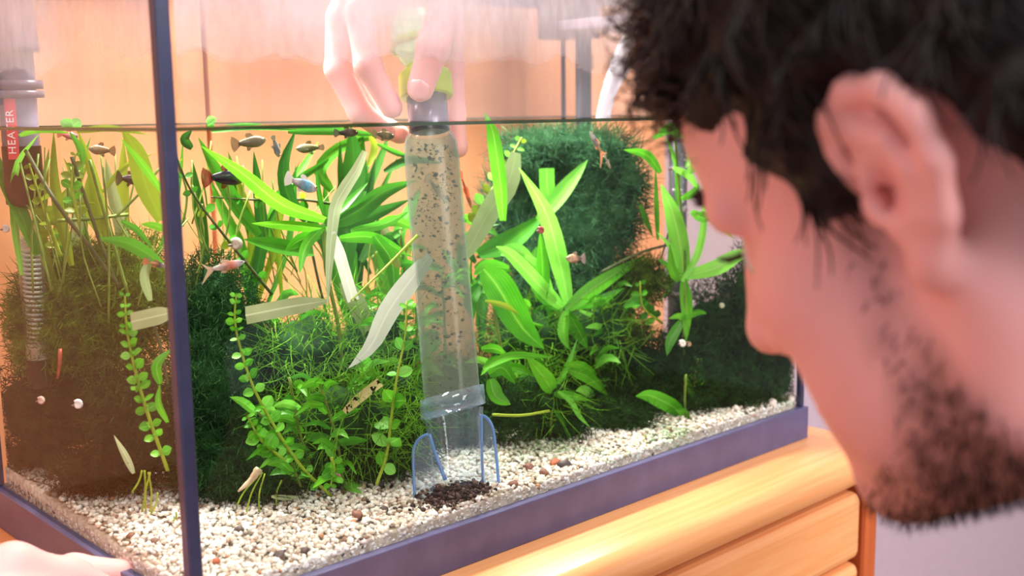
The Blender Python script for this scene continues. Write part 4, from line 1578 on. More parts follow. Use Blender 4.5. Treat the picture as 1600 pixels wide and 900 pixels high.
moss('olive moss bank filling the rear behind the left pane', [(150, 500, 120, 110, .26, .03), (70, 500, 60, 90, .27, .02), (215, 450, 60, 90, .24, .03), (120, 430, 80, 60, .27, .02)], MS['olive'], 16000)
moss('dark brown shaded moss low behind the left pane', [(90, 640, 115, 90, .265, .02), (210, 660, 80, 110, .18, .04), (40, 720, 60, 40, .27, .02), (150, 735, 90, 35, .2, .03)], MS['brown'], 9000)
moss('dark green moss column right of the corner post', [(335, 490, 70, 95, .2, .03), (330, 640, 75, 120, .17, .04), (400, 600, 60, 120, .19, .03), (345, 730, 75, 62, .14, .03), (410, 740, 70, 55, .12, .03)], MS['dark'], 18000)
moss('dark moss behind the undergrowth left of the siphon', [(480, 600, 90, 110, .22, .03), (590, 620, 100, 130, .20, .03), (500, 730, 80, 65, .115, .03), (580, 715, 75, 75, .10, .025), (640, 690, 50, 70, .10, .02), (715, 620, 75, 70, .14, .02), (715, 670, 70, 36, .11, .014)], MS['dark'], 15000)
moss('large teal moss cushion under the surface right of the siphon', [(885, 290, 85, 90, .17, .03), (925, 370, 65, 85, .13, .025), (850, 430, 70, 80, .16, .03), (950, 245, 48, 42, .12, .018), (825, 240, 55, 36, .18, .02), (965, 330, 42, 60, .11, .018), (800, 330, 50, 70, .2, .02), (985, 285, 28, 34, .10, .012), (930, 455, 60, 40, .12, .018), (880, 228, 90, 24, .16, .02)], MS['teal'], 17000, ln=.015)
moss('dark moss behind the low arching plant', [(820, 560, 80, 100, .15, .03), (920, 600, 90, 80, .11, .03), (1000, 590, 70, 75, .08, .025), (790, 640, 50, 45, .09, .02), (870, 660, 60, 30, .075, .015), (960, 655, 70, 30, .06, .012)], MS['dark'], 15000)
moss('dark green moss wall at the right end beside the man', [(1120, 530, 70, 100, .06, .02), (1185, 500, 60, 130, .03, .015), (1210, 580, 40, 55, .02, .012), (1060, 590, 60, 75, .055, .018), (1130, 610, 80, 40, .035, .012)], MS['dark'], 15000)
moss('small moss tuft around the orange gap at the right', [(1000, 440, 50, 40, .09, .015), (975, 520, 40, 30, .09, .012)], MS['olive'], 3000)
MS['grass'] = mossmat('moss_grass', S(70, 130, 30), S(120, 180, 50))
moss('loose bright green fronds rising through the undergrowth left of the siphon', [(480, 560, 80, 90, .15, .03), (590, 540, 80, 90, .14, .03), (540, 660, 110, 80, .095, .02), (620, 640, 50, 80, .085, .015)], MS['dark'], 1500, ln=.028, mix=MS['grass'])
moss('loose bright green fronds behind the crossing leaves right of the siphon', [(830, 540, 70, 80, .13, .03), (930, 520, 70, 60, .1, .02), (840, 620, 70, 50, .085, .02)], MS['dark'], 800, ln=.026, mix=MS['grass'])


# ------------------------------------------------------------------ floating leaves at the surface
for (px, lab) in ((113, 'tiny green leaf floating at the surface beside the heater'), (323, 'tiny green leaf floating at the surface right of the corner post')):
    c = PZ(px, 190, HW)
    c = np.array(P(px, 197, .18))
    c[2] = HW + .001
    e = empty('floating_leaf', c, lab, 'leaf', 'leaves floating on the water')
    for k in range(3):
        a = random.uniform(0, 6)
        small_leaf(OV['fresh'], c, np.array([math.cos(a), math.sin(a), .5]), .008, e)


# ------------------------------------------------------------------ fish
def fishmat(name, c1, c2, c3, scale=180, lo=.42, hi=.58):
    m, nt, N, L, out = newmat(name)
    tc = N('ShaderNodeTexCoord')
    sx = N('ShaderNodeSeparateXYZ')
    L(tc.outputs['UV'], sx.inputs[0])
    r = N('ShaderNodeValToRGB')
    e = r.color_ramp.elements
    e[0].position, e[0].color = 0.15, rgba(c1)
    e[1].position, e[1].color = 0.9, rgba(c3)
    k = e.new(.55)
    k.color = rgba(c2)
    L(sx.outputs['X'], r.inputs['Fac'])
    nz = N('ShaderNodeTexNoise')
    nz.inputs['Scale'].default_value = scale
    L(tc.outputs['Object'], nz.inputs['Vector'])
    cr = N('ShaderNodeValToRGB')
    cr.color_ramp.elements[0].position = lo
    cr.color_ramp.elements[1].position = hi
    cr.color_ramp.elements[0].color = (.35, .35, .35, 1)
    cr.color_ramp.elements[1].color = (1, 1, 1, 1)
    L(nz.outputs['Fac'], cr.inputs['Fac'])
    mx = N('ShaderNodeMixRGB')
    mx.blend_type = 'MULTIPLY'
    mx.inputs[0].default_value = .8
    L(r.outputs['Color'], mx.inputs[1])
    L(cr.outputs['Color'], mx.inputs[2])
    b = N('ShaderNodeBsdfPrincipled')
    b.inputs['Roughness'].default_value = .3
    L(mx.outputs[0], b.inputs['Base Color'])
    L(b.outputs[0], out.inputs['Surface'])
    return m


def finmat(name, c):
    return glassmat(name, (.9, .9, .9), f0=.03, body=c, body_fac=.6)


M['eye'] = pmat('fish_eye', (.01, .01, .01), (.02, .02, .02), rough=.1, scale=10)
EYE_RING = pmat('fish_eye_ring', S(200, 190, 150), rough=.3, scale=10)


def fish(label, tail, head, Y, hgt, cols, fc, tailw=.5, fork=False, spots=.5, name='fish', scale=180):
    a, b = P(tail[0], tail[1], Y), P(head[0], head[1], Y)
    ax = b - a
    ln = float(np.linalg.norm(ax))
    R3 = axis_frame(ax, CU)
    h = hgt * ln * .5

    def T(x, y, z):                                   # x 0 tail .. 1 nose; y sideways; z up
        return a + R3[:, 0] * (x * ln) + R3[:, 1] * y + R3[:, 2] * z
    e = empty(name, (a + b) / 2, label, 'fish', 'small live-bearing fish')
    mt = fishmat('fish_skin', *cols, scale=scale, lo=.5 - spots * .2, hi=.5 + spots * .2)
    fm = finmat('fish_fin', fc)
    n = 12
    rows = 13
    v = []
    uv = []
    for i in range(rows):
        s = i / (rows - 1)
        x = .20 + .80 * s
        k = (math.sin(math.pi * min(.995, .10 + .90 * s)) ** .62) * (.55 + .62 * s if s < .62 else 1.0)
        k = max(k, .28 if s < .2 else 0.03)
        for j in range(n):
            t = 2 * math.pi * j / n
            v.append(T(x, h * .55 * k * math.sin(t), h * k * math.cos(t) * (1.0 if math.cos(t) > 0 else 1.12) + h * .05))
            uv.append((s, .5 + .5 * math.cos(t)))
    f = [(i * n + j, i * n + (j + 1) % n, (i + 1) * n + (j + 1) % n, (i + 1) * n + j) for i in range(rows - 1) for j in range(n)]
    f += [tuple(range(n)), tuple((rows - 1) * n + j for j in range(n))]
    mesh('body', v, f, mt, e, uv=uv)

    def flat(nm, outline, th=.0003):
        m = len(outline)
        vv = [T(x, th, z) for x, z in outline] + [T(x, -th, z) for x, z in outline]
        ff = [tuple(range(m)), tuple(range(2 * m - 1, m - 1, -1))] + [(i, (i + 1) % m, m + (i + 1) % m, m + i) for i in range(m)]
        mesh(nm, vv, ff, fm, e, smooth=False)
    tw = tailw * ln * .5
    if fork:
        flat('tail_fin', [(.24, h * .3), (.10, tw * .5), (-.02, tw), (.03, tw * .6), (.10, 0), (.0, -tw * .8), (-.10, -tw * 1.6), (.05, -tw * .9), (.24, -h * .3)])
    else:
        flat('tail_fin', [(.24, h * .32), (.12, tw * .75), (.03, tw), (-.01, tw * .5), (-.02, 0), (-.01, -tw * .5), (.03, -tw), (.12, -tw * .75), (.24, -h * .32)])
    flat('dorsal_fin', [(.66, h * .95), (.56, h * 1.45), (.46, h * 1.5), (.42, h * 1.15), (.45, h * .8)])
    flat('anal_fin', [(.55, -h * .95), (.46, -h * 1.35), (.40, -h * 1.2), (.42, -h * .7)])
    for sg in (1, -1):
        ep = T(.90, sg * h * .36, h * .22)
        ey = MB().ell(ep, (h * .22,) * 3, 10, 8).build('eye', EYE_RING, e)
        MB().ell(ep + R3[:, 1] * sg * h * .12, (h * .14,) * 3, 8, 6).build('pupil', M['eye'], ey)
    pv = [T(.76, h * .5, -h * .1), T(.66, h * .75, h * .05), T(.62, h * .8, -h * .3), T(.72, h * .6, -h * .35)]
    mesh('pectoral_fin', pv, [(0, 1, 2, 3)], fm, e, smooth=False)
    return e


BK = (S(22, 24, 40), S(26, 28, 46), S(120, 104, 54))
fish('black platy fish with golden speckled head swimming right near the corner post', (316, 278), (386, 277), .12, .34, BK, S(120, 40, 30), .42, scale=420, spots=.8)
fish('small dark red-brown fish with dark tail behind the left pane', (182, 278), (222, 282), .15, .42, (S(60, 34, 34), S(80, 52, 46), S(150, 140, 140)), S(60, 34, 34), .6)
fish('silvery orange striped guppy with a forked tail below the pale snail', (318, 424), (383, 409), .09, .20, (S(214, 200, 190), S(222, 120, 90), S(210, 214, 226)), S(226, 200, 180), .34, fork=True, spots=.9)
fish('pearly blue fish swimming down right beside the bright crown', (446, 278), (496, 297), .11, .34, (S(180, 170, 170), S(110, 190, 220), S(226, 206, 206)), S(200, 190, 190), .4)
fish('orange and black spotted fish seen through the siphon tube', (666, 276), (700, 316), .135, .22, (S(60, 50, 40), S(232, 120, 50), S(220, 150, 130)), S(200, 160, 110), .3, spots=1.0, scale=500)
fish('slim red-orange fish at the right edge of the siphon tube', (718, 268), (738, 328), .14, .13, (S(226, 90, 60), S(232, 96, 62), S(220, 150, 130)), S(230, 110, 80), .16)
fish('silver grey fish swimming up left in front of the teal moss', (944, 246), (921, 205), .075, .20, (S(200, 150, 110), S(178, 176, 190), S(210, 206, 200)), S(220, 160, 120), .45, fork=True)
fish('tiny pale fish below the silver grey fish at the teal moss', (944, 242), (954, 264), .07, .26, (S(150, 150, 130), S(190, 180, 160), S(214, 196, 180)), S(190, 180, 160), .3)
fish('pale orange fish hanging in front of the moss right of the crossing leaves', (914, 404), (884, 404), .085, .34, (S(120, 104, 100), S(232, 180, 140), S(236, 200, 170)), S(170, 150, 150), .4)
fish('small orange and black fish half hidden by the corner post', (224, 408), (262, 417), .12, .22, (S(226, 150, 110), S(50, 44, 50), S(200, 200, 200)), S(230, 150, 120), .3)
fish('grey brown fish just under the surface above the long bright leaf', (362, 226), (416, 219), .16, .32, (S(110, 92, 66), S(140, 124, 96), S(176, 160, 140)), S(140, 120, 90), .4, spots=.9)
fish('olive grey oval fish under the surface above the pearly blue fish', (506, 230), (462, 233), .17, .30, (S(96, 100, 60), S(110, 116, 76), S(130, 130, 96)), S(110, 110, 76), .2)
fish('small grey fish hanging nose down near the surface', (426, 212), (436, 246), .18, .40, (S(110, 116, 110), S(130, 136, 140), S(160, 160, 160)), S(120, 130, 120), .3)
fish('brown fish near the surface behind the left pane', (180, 236), (138, 233), .19, .38, (S(120, 92, 56), S(150, 124, 84), S(170, 150, 120)), S(140, 112, 72), .4, spots=.8)
fish('pinkish fish under the surface beside the heater', (90, 209), (122, 214), .22, .40, (S(214, 90, 84), S(190, 150, 150), S(110, 110, 120)), S(214, 110, 100), .4)
fish('dark speckled fish at the surface left of the dipping fingers', (522, 208), (560, 207), .15, .30, (S(50, 46, 44), S(110, 96, 90), S(60, 54, 52)), S(90, 80, 70), .3, spots=1.0, scale=500)
fish('dark fish at the surface touching the fingers beside the siphon', (582, 208), (616, 214), .12, .34, (S(96, 90, 60), S(150, 136, 90), S(40, 40, 44)), S(130, 120, 80), .3, spots=1.0, scale=500)


# ------------------------------------------------------------------ snails
def snail(label, px, py, w, Y, c1, c2, foot=S(110, 96, 84), flip=1):
    c = P(px, py, Y)
    R = px2m(w, c) / 2
    e = empty('water_snail', c, label, 'snail', 'ramshorn snails')
    mt = pmat('snail_shell', c1, c2, rough=.3, scale=300)
    vw = (CAM - c) / np.linalg.norm(CAM - c)
    R3 = axis_frame(CR * flip, vw)                     # spiral lies facing the photographer
    pts = []
    rad = []
    turns = 2.4
    for i in range(56):
        u = i / 55
        a = u * turns * 2 * math.pi
        rr = R * (.10 + .52 * u ** 1.2)
        pts.append(c + R3[:, 0] * (rr * math.cos(a)) + R3[:, 1] * (rr * math.sin(a)) + R3[:, 2] * (R * .15 * (1 - u)))
        rad.append(R * (.10 + .30 * u ** 1.1))
    MB().tube(pts, rad, 9).build('shell', mt, e)
    fm = pmat('snail_foot', foot, foot, rough=.5, scale=40)
    MB().ell(pts[-1] - CU * R * .45, (R * .7, R * .35, R * .22), 10, 6).build('foot', fm, e)
    for s in (-.25, .25):
        MB().tube([pts[-1] - CU * R * .4 + CR * flip * R * .5, pts[-1] - CU * R * .2 + CR * flip * R * .95 + vw * s * R], [R * .06, R * .03], 5).build('feeler', fm, e)


snail('pale grey snail on the dark stem above the silvery orange guppy', 369, 382, 24, .15, S(170, 150, 140), S(214, 200, 190))
snail('dark red snail on top of a leaf right of the siphon', 845, 360, 14, .095, S(150, 50, 60), S(196, 96, 100))
snail('white snail at the tip of the bright leaf near the pebbles on the right', 1066, 537, 14, .042, S(226, 220, 220), S(250, 246, 246))
snail('tan snail touching the white snail on the right plant', 1076, 538, 10, .044, S(190, 150, 120), S(214, 180, 150))
snail('pinkish snail low behind the left pane below the heater tip', 64, 626, 15, .2, S(190, 150, 140), S(226, 200, 190))
snail('white oval snail low behind the left pane', 122, 632, 18, .17, S(220, 214, 220), S(246, 240, 246))
snail('rosy snail above the gravel in the leafy clump', 527, 745, 14, .065, S(170, 110, 110), S(204, 150, 150))
snail('white snail on a leaf beside the eye of the man', 1126, 341, 12, .032, S(236, 230, 240), S(250, 250, 252))
snail('white snail hanging beside the heater tube', 9, 358, 15, .27, S(226, 214, 214), S(246, 240, 240))
snail('tiny olive snail on the dark moss wall at the right', 1128, 478, 10, .04, S(150, 160, 130), S(190, 196, 170))

# ------------------------------------------------------------------ person
HC = np.array([0.14248739, -0.36130154, 0.27809976])        # between the ears
HM = np.array([[0.99375597, -0.01445221, -0.11063545], [0.05986275, 0.90583775, 0.41937385], [0.09415688, -0.42337821, 0.90104682]])


def hw_(p):                                                 # head coordinates (x right, y forward, z up) to world
    return HC + HM @ np.asarray(p, float)


class Field:
    """Signed distance grid; parts are blended in one after another and the zero surface becomes one mesh."""

    def __init__(s, lo, hi, h):
        s.lo = np.array(lo, float)
        s.h = h
        s.n = np.ceil((np.array(hi) - s.lo) / h).astype(int) + 1
        s.a = np.full(s.n, 0.05, dtype=np.float32)

    def sub(s, lo, hi):
        i0 = np.clip(np.floor((np.array(lo) - s.lo) / s.h).astype(int), 0, s.n)
        i1 = np.clip(np.ceil((np.array(hi) - s.lo) / s.h).astype(int) + 1, 0, s.n)
        if (i1 <= i0).any():
            return None, None
        ax = [s.lo[k] + s.h * np.arange(i0[k], i1[k], dtype=np.float32) for k in range(3)]
        g = np.stack(np.meshgrid(*ax, indexing='ij'), -1).astype(np.float32)
        return tuple(slice(i0[k], i1[k]) for k in range(3)), g

    def blend(s, sl, d, k, cut=False):
        a = s.a[sl]
        if cut:
            d = -d
            h = np.maximum(k - np.abs(a - d), 0) / k
            s.a[sl] = np.maximum(a, d) + h * h * k * .25
        else:
            h = np.maximum(k - np.abs(a - d), 0) / k
            s.a[sl] = np.minimum(a, d) - h * h * k * .25

    def cap(s, p, q, r0, r1, k=.008, cut=False):
        p = np.asarray(p, float)
        q = np.asarray(q, float)
        m = max(r0, r1) + .022 + k
        sl, g = s.sub(np.minimum(p, q) - m, np.maximum(p, q) + m)
        if sl is None:
            return
        ab = (q - p).astype(np.float32)
        t = np.clip(((g - p.astype(np.float32)) @ ab) / max(float(ab @ ab), 1e-12), 0, 1)
        d = np.linalg.norm(g - p.astype(np.float32) - t[..., None] * ab, axis=-1) - (r0 + (r1 - r0) * t)
        s.blend(sl, d, k, cut)

    def chain(s, pts, rad, k=.006):
        for i in range(len(pts) - 1):
            s.cap(pts[i], pts[i + 1], rad[i], rad[i + 1], k)

    def ell(s, c, r, k=.012, Rm=None, cut=False):
        c = np.asarray(c, float)
        r = np.asarray(r, float)
        m = r.max() + .022 + k
        sl, g = s.sub(c - m, c + m)
        if sl is None:
            return
        q = g - c.astype(np.float32)
        if Rm is not None:
            q = q @ Rm.astype(np.float32)
        k0 = np.linalg.norm(q / r.astype(np.float32), axis=-1)
        k1 = np.linalg.norm(q / (r.astype(np.float32) ** 2), axis=-1)
        d = k0 * (k0 - 1) / np.maximum(k1, 1e-6)
        s.blend(sl, d.astype(np.float32), k, cut)

    def mesh(s):
        g = vdb.FloatGrid(background=3.0)
        g.copyFromArray(np.clip(s.a / s.h, -3, 3).astype(np.float32), tolerance=0)
        pts, quads = g.convertToQuads(isovalue=0)
        return pts * s.h + s.lo, quads[:, ::-1].astype(np.int32)


def head_ell(F, c, r, k=.012, cut=False):
    F.ell(hw_(c), r, k, HM, cut)


def head_cap(F, p, q, r0, r1, k=.008, cut=False):
    F.cap(hw_(p), hw_(q), r0, r1, k, cut)


B = Field((-0.30, -0.80, -0.14), (0.56, 0.26, 0.66), 0.0030)
# skull and face
head_ell(B, (0, -.006, .048), (.076, .097, .080))
head_ell(B, (0, .050, .046), (.064, .056, .050), .02)
head_ell(B, (0, .034, -.030), (.061, .061, .085), .02)
head_ell(B, (0, .046, -.076), (.048, .046, .042), .02)
for sx in (-1, 1):
    head_cap(B, (sx * .060, -.006, -.038), (sx * .053, .006, -.074), .014, .015, .02)
    head_cap(B, (sx * .053, .006, -.074), (sx * .012, .078, -.102), .015, .015, .02)
    head_ell(B, (sx * .044, .060, -.020), (.022, .026, .020), .02)
    head_ell(B, (sx * .045, .044, -.058), (.018, .032, .030), .02)
    head_cap(B, (sx * .010, .095, .022), (sx * .046, .082, .021), .011, .009, .012)
    head_ell(B, (sx * .031, .096, .0015), (.015, .013, .0115), .010, True)
    head_ell(B, (sx * .031, .0785, .001), (.0135, .0125, .0125), .003)
    head_ell(B, (sx * .0125, .100, -.034), (.009, .011, .009), .006)
head_ell(B, (0, .084, -.103), (.021, .017, .016), .014)
head_ell(B, (0, .074, -.066), (.034, .024, .028), .016)
head_cap(B, (0, .100, .014), (0, .114, -.027), .0085, .0115, .008)
head_ell(B, (0, .115, -.030), (.0125, .011, .010), .006)
head_ell(B, (0, .0965, -.0665), (.021, .008, .0055), .004)
head_ell(B, (0, .0945, -.0775), (.019, .009, .0065), .004)
# ears
for sx in (-1, 1):
    def er(x, y, z):
        return (sx * (.069 + (x - .069) * .78), (y + .004) * .78 - .002, (z - .003) * .88 + .003)
    hel = [(.070, .016, .004), (.077, .018, .020), (.083, .012, .033), (.089, -.003, .039), (.094, -.018, .034), (.097, -.027, .020), (.096, -.027, .003), (.089, -.018, -.014), (.081, -.006, -.026), (.074, .004, -.032)]
    hel = [er(*h) for h in hel]
    head_ell(B, er(.083, -.006, .004), (.0065, .0145, .026), .008)
    for i in range(len(hel) - 1):
        head_cap(B, hel[i], hel[i + 1], .0046, .0048, .003)
    head_ell(B, er(.078, -.001, -.028), (.006, .0085, .0085), .006)
    ah = [(.086, .004, .026), (.091, -.010, .018), (.092, -.015, .004), (.088, -.010, -.010), (.080, -.001, -.017)]
    for i in range(len(ah) - 1):
        head_cap(B, er(*ah[i]), er(*ah[i + 1]), .0042, .0044, .003)
    head_ell(B, er(.0900, .001, .001), (.0075, .0050, .0085), .004, True)
    head_ell(B, er(.084, .006, -.001), (.012, .0030, .0050), .002, True)
    head_ell(B, er(.0775, .0125, -.003), (.005, .0045, .0065), .004)
# neck
head_cap(B, (0, -.022, -.035), (0, -.050, -.130), .056, .057, .03)
NB = hw_((0, -.085, -.205))
B.cap(hw_((0, -.050, -.130)), NB, .057, .066, .03)
for sx in (-1, 1):
    head_cap(B, (sx * .050, -.015, -.055), (sx * .020, -.03, -.19), .014, .012, .02)
# torso under the shirt
CH = NB + np.array([0, -.06, -.13])
SL = NB + np.array([-.165, -.045, -.060])
SR = NB + np.array([.165, -.030, .010])
B.ell(CH, (.15, .095, .14), .04)
B.cap(NB, SL, .055, .052, .04)
B.cap(NB, SR, .055, .052, .04)
# right arm over the tank to the siphon
GP = sp(SLEN + .030)                                         # grip point on the axis


def gp(px, py, fwd):                                         # hand points: pixel at the grip's depth, moved towards the photographer
    t = depth(GP)
    return W(px, py, t - fwd)


WR = gp(665, -175, -.01)
EL = np.array([.455, -.175, .590])
B.chain([SR, (SR + EL) / 2 + np.array([.01, -.01, .0]), EL], [.052, .046, .040], .02)
B.chain([EL, EL * .55 + WR * .45, WR], [.040, .040, .026], .02)
B.ell(gp(640, -75, .000), (.042, .022, .040), .02, np.stack([CR, -CF, CU], 1))
B.chain([WR, gp(645, -110, .0)], [.027, .028], .02)
# thumb in front of the collar, fingers round the left and the back
B.chain([gp(690, -110, .012), gp(706, -20, .028), gp(678, 70, .034), gp(657, 138, .026)], [.017, .0125, .0112, .0098], .006)
B.chain([gp(600, -80, .01), gp(562, 20, .020), gp(575, 102, .024), gp(612, 168, .017)], [.014, .0105, .0098, .0082], .004)
B.chain([gp(590, -80, -.005), gp(532, 28, .000), gp(528, 108, -.002), gp(562, 175, -.006), gp(602, 205, -.014)], [.014, .0108, .0100, .0090, .0078], .003)
B.chain([gp(600, -80, -.02), gp(545, 40, -.022), gp(543, 118, -.028), gp(585, 190, -.034), gp(625, 210, -.034)], [.013, .0102, .0095, .0085, .0075], .003)
B.chain([gp(680, -80, -.02), gp(702, 20, -.028), gp(706, 110, -.030), gp(710, 180, -.026), gp(716, 232, -.020)], [.012, .0098, .0092, .0085, .0074], .003)
# left arm below the lens to the tank's left base rail
LT = .64


def lh(px, py, t=LT):
    return W(px, py, t)


LW = lh(-60, 1120, .56)
LE = np.array([-.235, -.300, -.070])
B.chain([SL, (SL + LE) / 2, LE], [.050, .044, .038], .02)
B.chain([LE, LE * .5 + LW * .5, LW], [.038, .034, .026], .02)
B.chain([LW, lh(-20, 1010, .60)], [.026, .030], .02)
B.ell(lh(10, 960, .61), (.036, .030, .020), .02, np.stack([CR, -CF, CU], 1))
B.chain([lh(-70, 930, .60), lh(20, 886, .62), lh(110, 905, .64), lh(185, 935, .65)], [.016, .0125, .0110, .0090], .008)
B.chain([lh(30, 920, .63), lh(115, 893, .66), lh(190, 900, .675), lh(235, 925, .68)], [.013, .0105, .0095, .0080], .003)
B.chain([lh(60, 980, .62), lh(140, 960, .645), lh(220, 975, .655)], [.012, .0100, .0080], .003)
B.chain([lh(60, 1030, .61), lh(130, 1010, .63), lh(195, 1030, .64)], [.011, .0090, .0075], .003)
B.chain([lh(-60, 1040, .60), lh(-120, 960, .62), lh(-100, 900, .64)], [.015, .0115, .0090], .008)
BV, BF = B.mesh()


# skin with beard shadow on the jaw (head coordinates)
def skinmat():
    m, nt, N, L, out = newmat('skin')
    at = N('ShaderNodeAttribute')
    at.attribute_name = 'stubble'
    tc = N('ShaderNodeTexCoord')
    nz = N('ShaderNodeTexNoise')
    nz.inputs['Scale'].default_value = 24
    L(tc.outputs['Object'], nz.inputs['Vector'])
    cr = N('ShaderNodeValToRGB')
    cr.color_ramp.elements[0].color = rgba(S(240, 168, 160))
    cr.color_ramp.elements[1].color = rgba(S(247, 188, 184))
    L(nz.outputs['Fac'], cr.inputs['Fac'])
    n2 = N('ShaderNodeTexNoise')
    n2.inputs['Scale'].default_value = 55
    n2.inputs['Detail'].default_value = 4
    L(tc.outputs['Object'], n2.inputs['Vector'])
    mu = N('ShaderNodeMath')
    mu.operation = 'MULTIPLY_ADD'
    L(n2.outputs['Fac'], mu.inputs[0])
    mu.inputs[1].default_value = 1.55
    mu.inputs[2].default_value = -.1
    m2 = N('ShaderNodeMath')
    m2.operation = 'MULTIPLY'
    m2.use_clamp = True
    L(at.outputs['Fac'], m2.inputs[0])
    L(mu.outputs[0], m2.inputs[1])
    mx = N('ShaderNodeMixRGB')
    L(m2.outputs[0], mx.inputs[0])
    L(cr.outputs['Color'], mx.inputs[1])
    mx.inputs[2].default_value = rgba(S(86, 52, 50))
    b = N('ShaderNodeBsdfPrincipled')
    b.inputs['Roughness'].default_value = .5
    b.inputs['Specular IOR Level'].default_value = .35
    b.inputs['Subsurface Weight'].default_value = .18
    b.inputs['Subsurface Radius'].default_value = (.010, .004, .002)
    b.inputs['Subsurface Scale'].default_value = .5
    L(mx.outputs[0], b.inputs['Base Color'])
    L(b.outputs[0], out.inputs['Surface'])
    return m


def hl_(p):                                                  # world to head coordinates (arrays)
    return (p - HC) @ HM


def beard_mask(q):
    """1 where the short beard grows: jaw, chin, upper lip and sideburn strip."""
    x, y, z = np.abs(q[:, 0]), q[:, 1], q[:, 2]
    top = np.interp(y, [-.03, .005, .02, .035, .05, .07, .085, .12], [-.075, -.056, -.030, -.044, -.074, -.084, -.090, -.090])
    m = np.clip((top - z) / .030, 0, 1)
    m *= np.clip((z + .150) / .022, 0, 1) * np.clip((y + .008) / .02, 0, 1)
    strip = np.clip(1 - np.abs(y - (.026 + (-.008 - z) * .10)) / .014, 0, 1) * ((z < .0) & (z > -.05)) * .6
    lip = np.clip(1 - np.abs(z + .053) / .006, 0, 1) * (y > .08) * np.clip((.030 - x) / .01, 0, 1)
    return np.maximum(np.maximum(m, strip * .9), lip * .8) * (np.linalg.norm(q, axis=1) < .19)


per = empty('person', (HC[0], -.62, -.75), 'dark-haired bearded man leaning close to the glass and holding the siphon', 'person')
M['skin'] = skinmat()
body = mesh('body', BV, BF, M['skin'], per)
q = hl_(BV)
bmk = beard_mask(q).astype(np.float32)
body.data.attributes.new('stubble', 'FLOAT', 'POINT').data.foreach_set('value', bmk)
body['label'] = 'light skin of the head, arms and hands'
nrm = np.empty(len(BV) * 3, dtype=np.float32)
body.data.vertices.foreach_get('normal', nrm)
nrm = nrm.reshape(-1, 3)
cen = BV.mean(0)
if ((nrm * (BV - HC))[np.linalg.norm(q, axis=1) < .1].sum(1)).mean() < 0:
    body.data.flip_normals()
    nrm = -nrm

# fingernail of the thumb
M['nail'] = pmat('nail', S(244, 178, 174), S(248, 192, 188), rough=.25, scale=40)
tp, tb = gp(657, 138, .026), gp(678, 70, .034)
ax = (tp - tb) / np.linalg.norm(tp - tb)
R3 = axis_frame(ax, -CF)
v = []
f = []
for i in range(13):
    s = i / 12
    for k in range(7):
        u = (k - 3) / 3
        wv_ = .0072 * max(0.02, 1 - abs(2 * s - 1) ** 3.2) ** .5
        v.append(tp + R3[:, 0] * (-.007 + .0145 * s) + R3[:, 1] * (u * wv_) + R3[:, 2] * (.0114 - .0030 * u * u - .0022 * s * s))
for i in range(12):
    for k in range(6):
        f.append((i * 7 + k, i * 7 + k + 1, (i + 1) * 7 + k + 1, (i + 1) * 7 + k))
mesh('thumbnail', v, f, M['nail'], per)

# eyes
M['eyewhite'] = pmat('eye_white', (.75, .72, .70), rough=.15, scale=20)
M['iris'] = pmat('iris', S(70, 46, 30), S(96, 66, 40), rough=.15, scale=300)
for sx in (-1, 1):
    ey = MB().ell(hw_((sx * .031, .0815, .0005)), (.0115,) * 3, 16, 12).build('eye', M['eyewhite'], per)
    MB().ell(hw_((sx * .031, .0905, -.001)), (.0052, .003, .0052), 12, 8, HM).build('iris', M['iris'], ey)
    lash = MB()
    for i in range(22):
        a = (i / 21 - .5) * 1.9
        p0 = np.array([sx * .031 + .0125 * math.sin(a), .0815 + .0122 * math.cos(a), .004])
        lash.tube([hw_(p0), hw_(p0 + np.array([.002 * math.sin(a), .006 * math.cos(a), -.001])), hw_(p0 + np.array([.003 * math.sin(a), .011 * math.cos(a), .002]))], [.0006, .0005, .0002], 4)
    lash.build('eyelashes', None, per).data.materials.append(pmat('lash', (.01, .008, .008), rough=.6, scale=10))
    br = MB()
    for i in range(60):
        u = i / 59
        c = np.array([sx * (.014 + .034 * u), .1045 - .018 * u * u, .024 + .006 * math.sin(u * 2.4)]) + rng.normal(0, .0016, 3) * np.array([1, .2, 1])
        br.tube([hw_(c), hw_(c + np.array([sx * .005, .0015, .0015]))], [.0005, .0002], 4)
    br.build('eyebrow', None, per).data.materials.append(pmat('brow_hair', (.02, .014, .012), rough=.6, scale=10))

# hair: dense cap over the skull plus curls
M['hair'] = pmat('dark_hair', S(16, 12, 13), S(34, 24, 23), rough=.5, scale=60, spec=.25)
M['hair_curl'] = pmat('curl_hair', S(30, 20, 19), S(70, 42, 38), rough=.38, scale=60, spec=.5)
HLY = [-.20, -.095, -.075, -.060, -.048, -.040, -.030, -.022, -.008, .006, .014, .020, .034, .044, .060, .074, .086, .13]
HLZ = [-.080, -.078, -.074, -.066, -.045, -.020, .010, .026, .032, .032, .022, -.012, -.014, .018, .042, .060, .078, .086]


def hair_lim(y, ax_):
    return np.interp(y, HLY, HLZ) + .0 * ax_


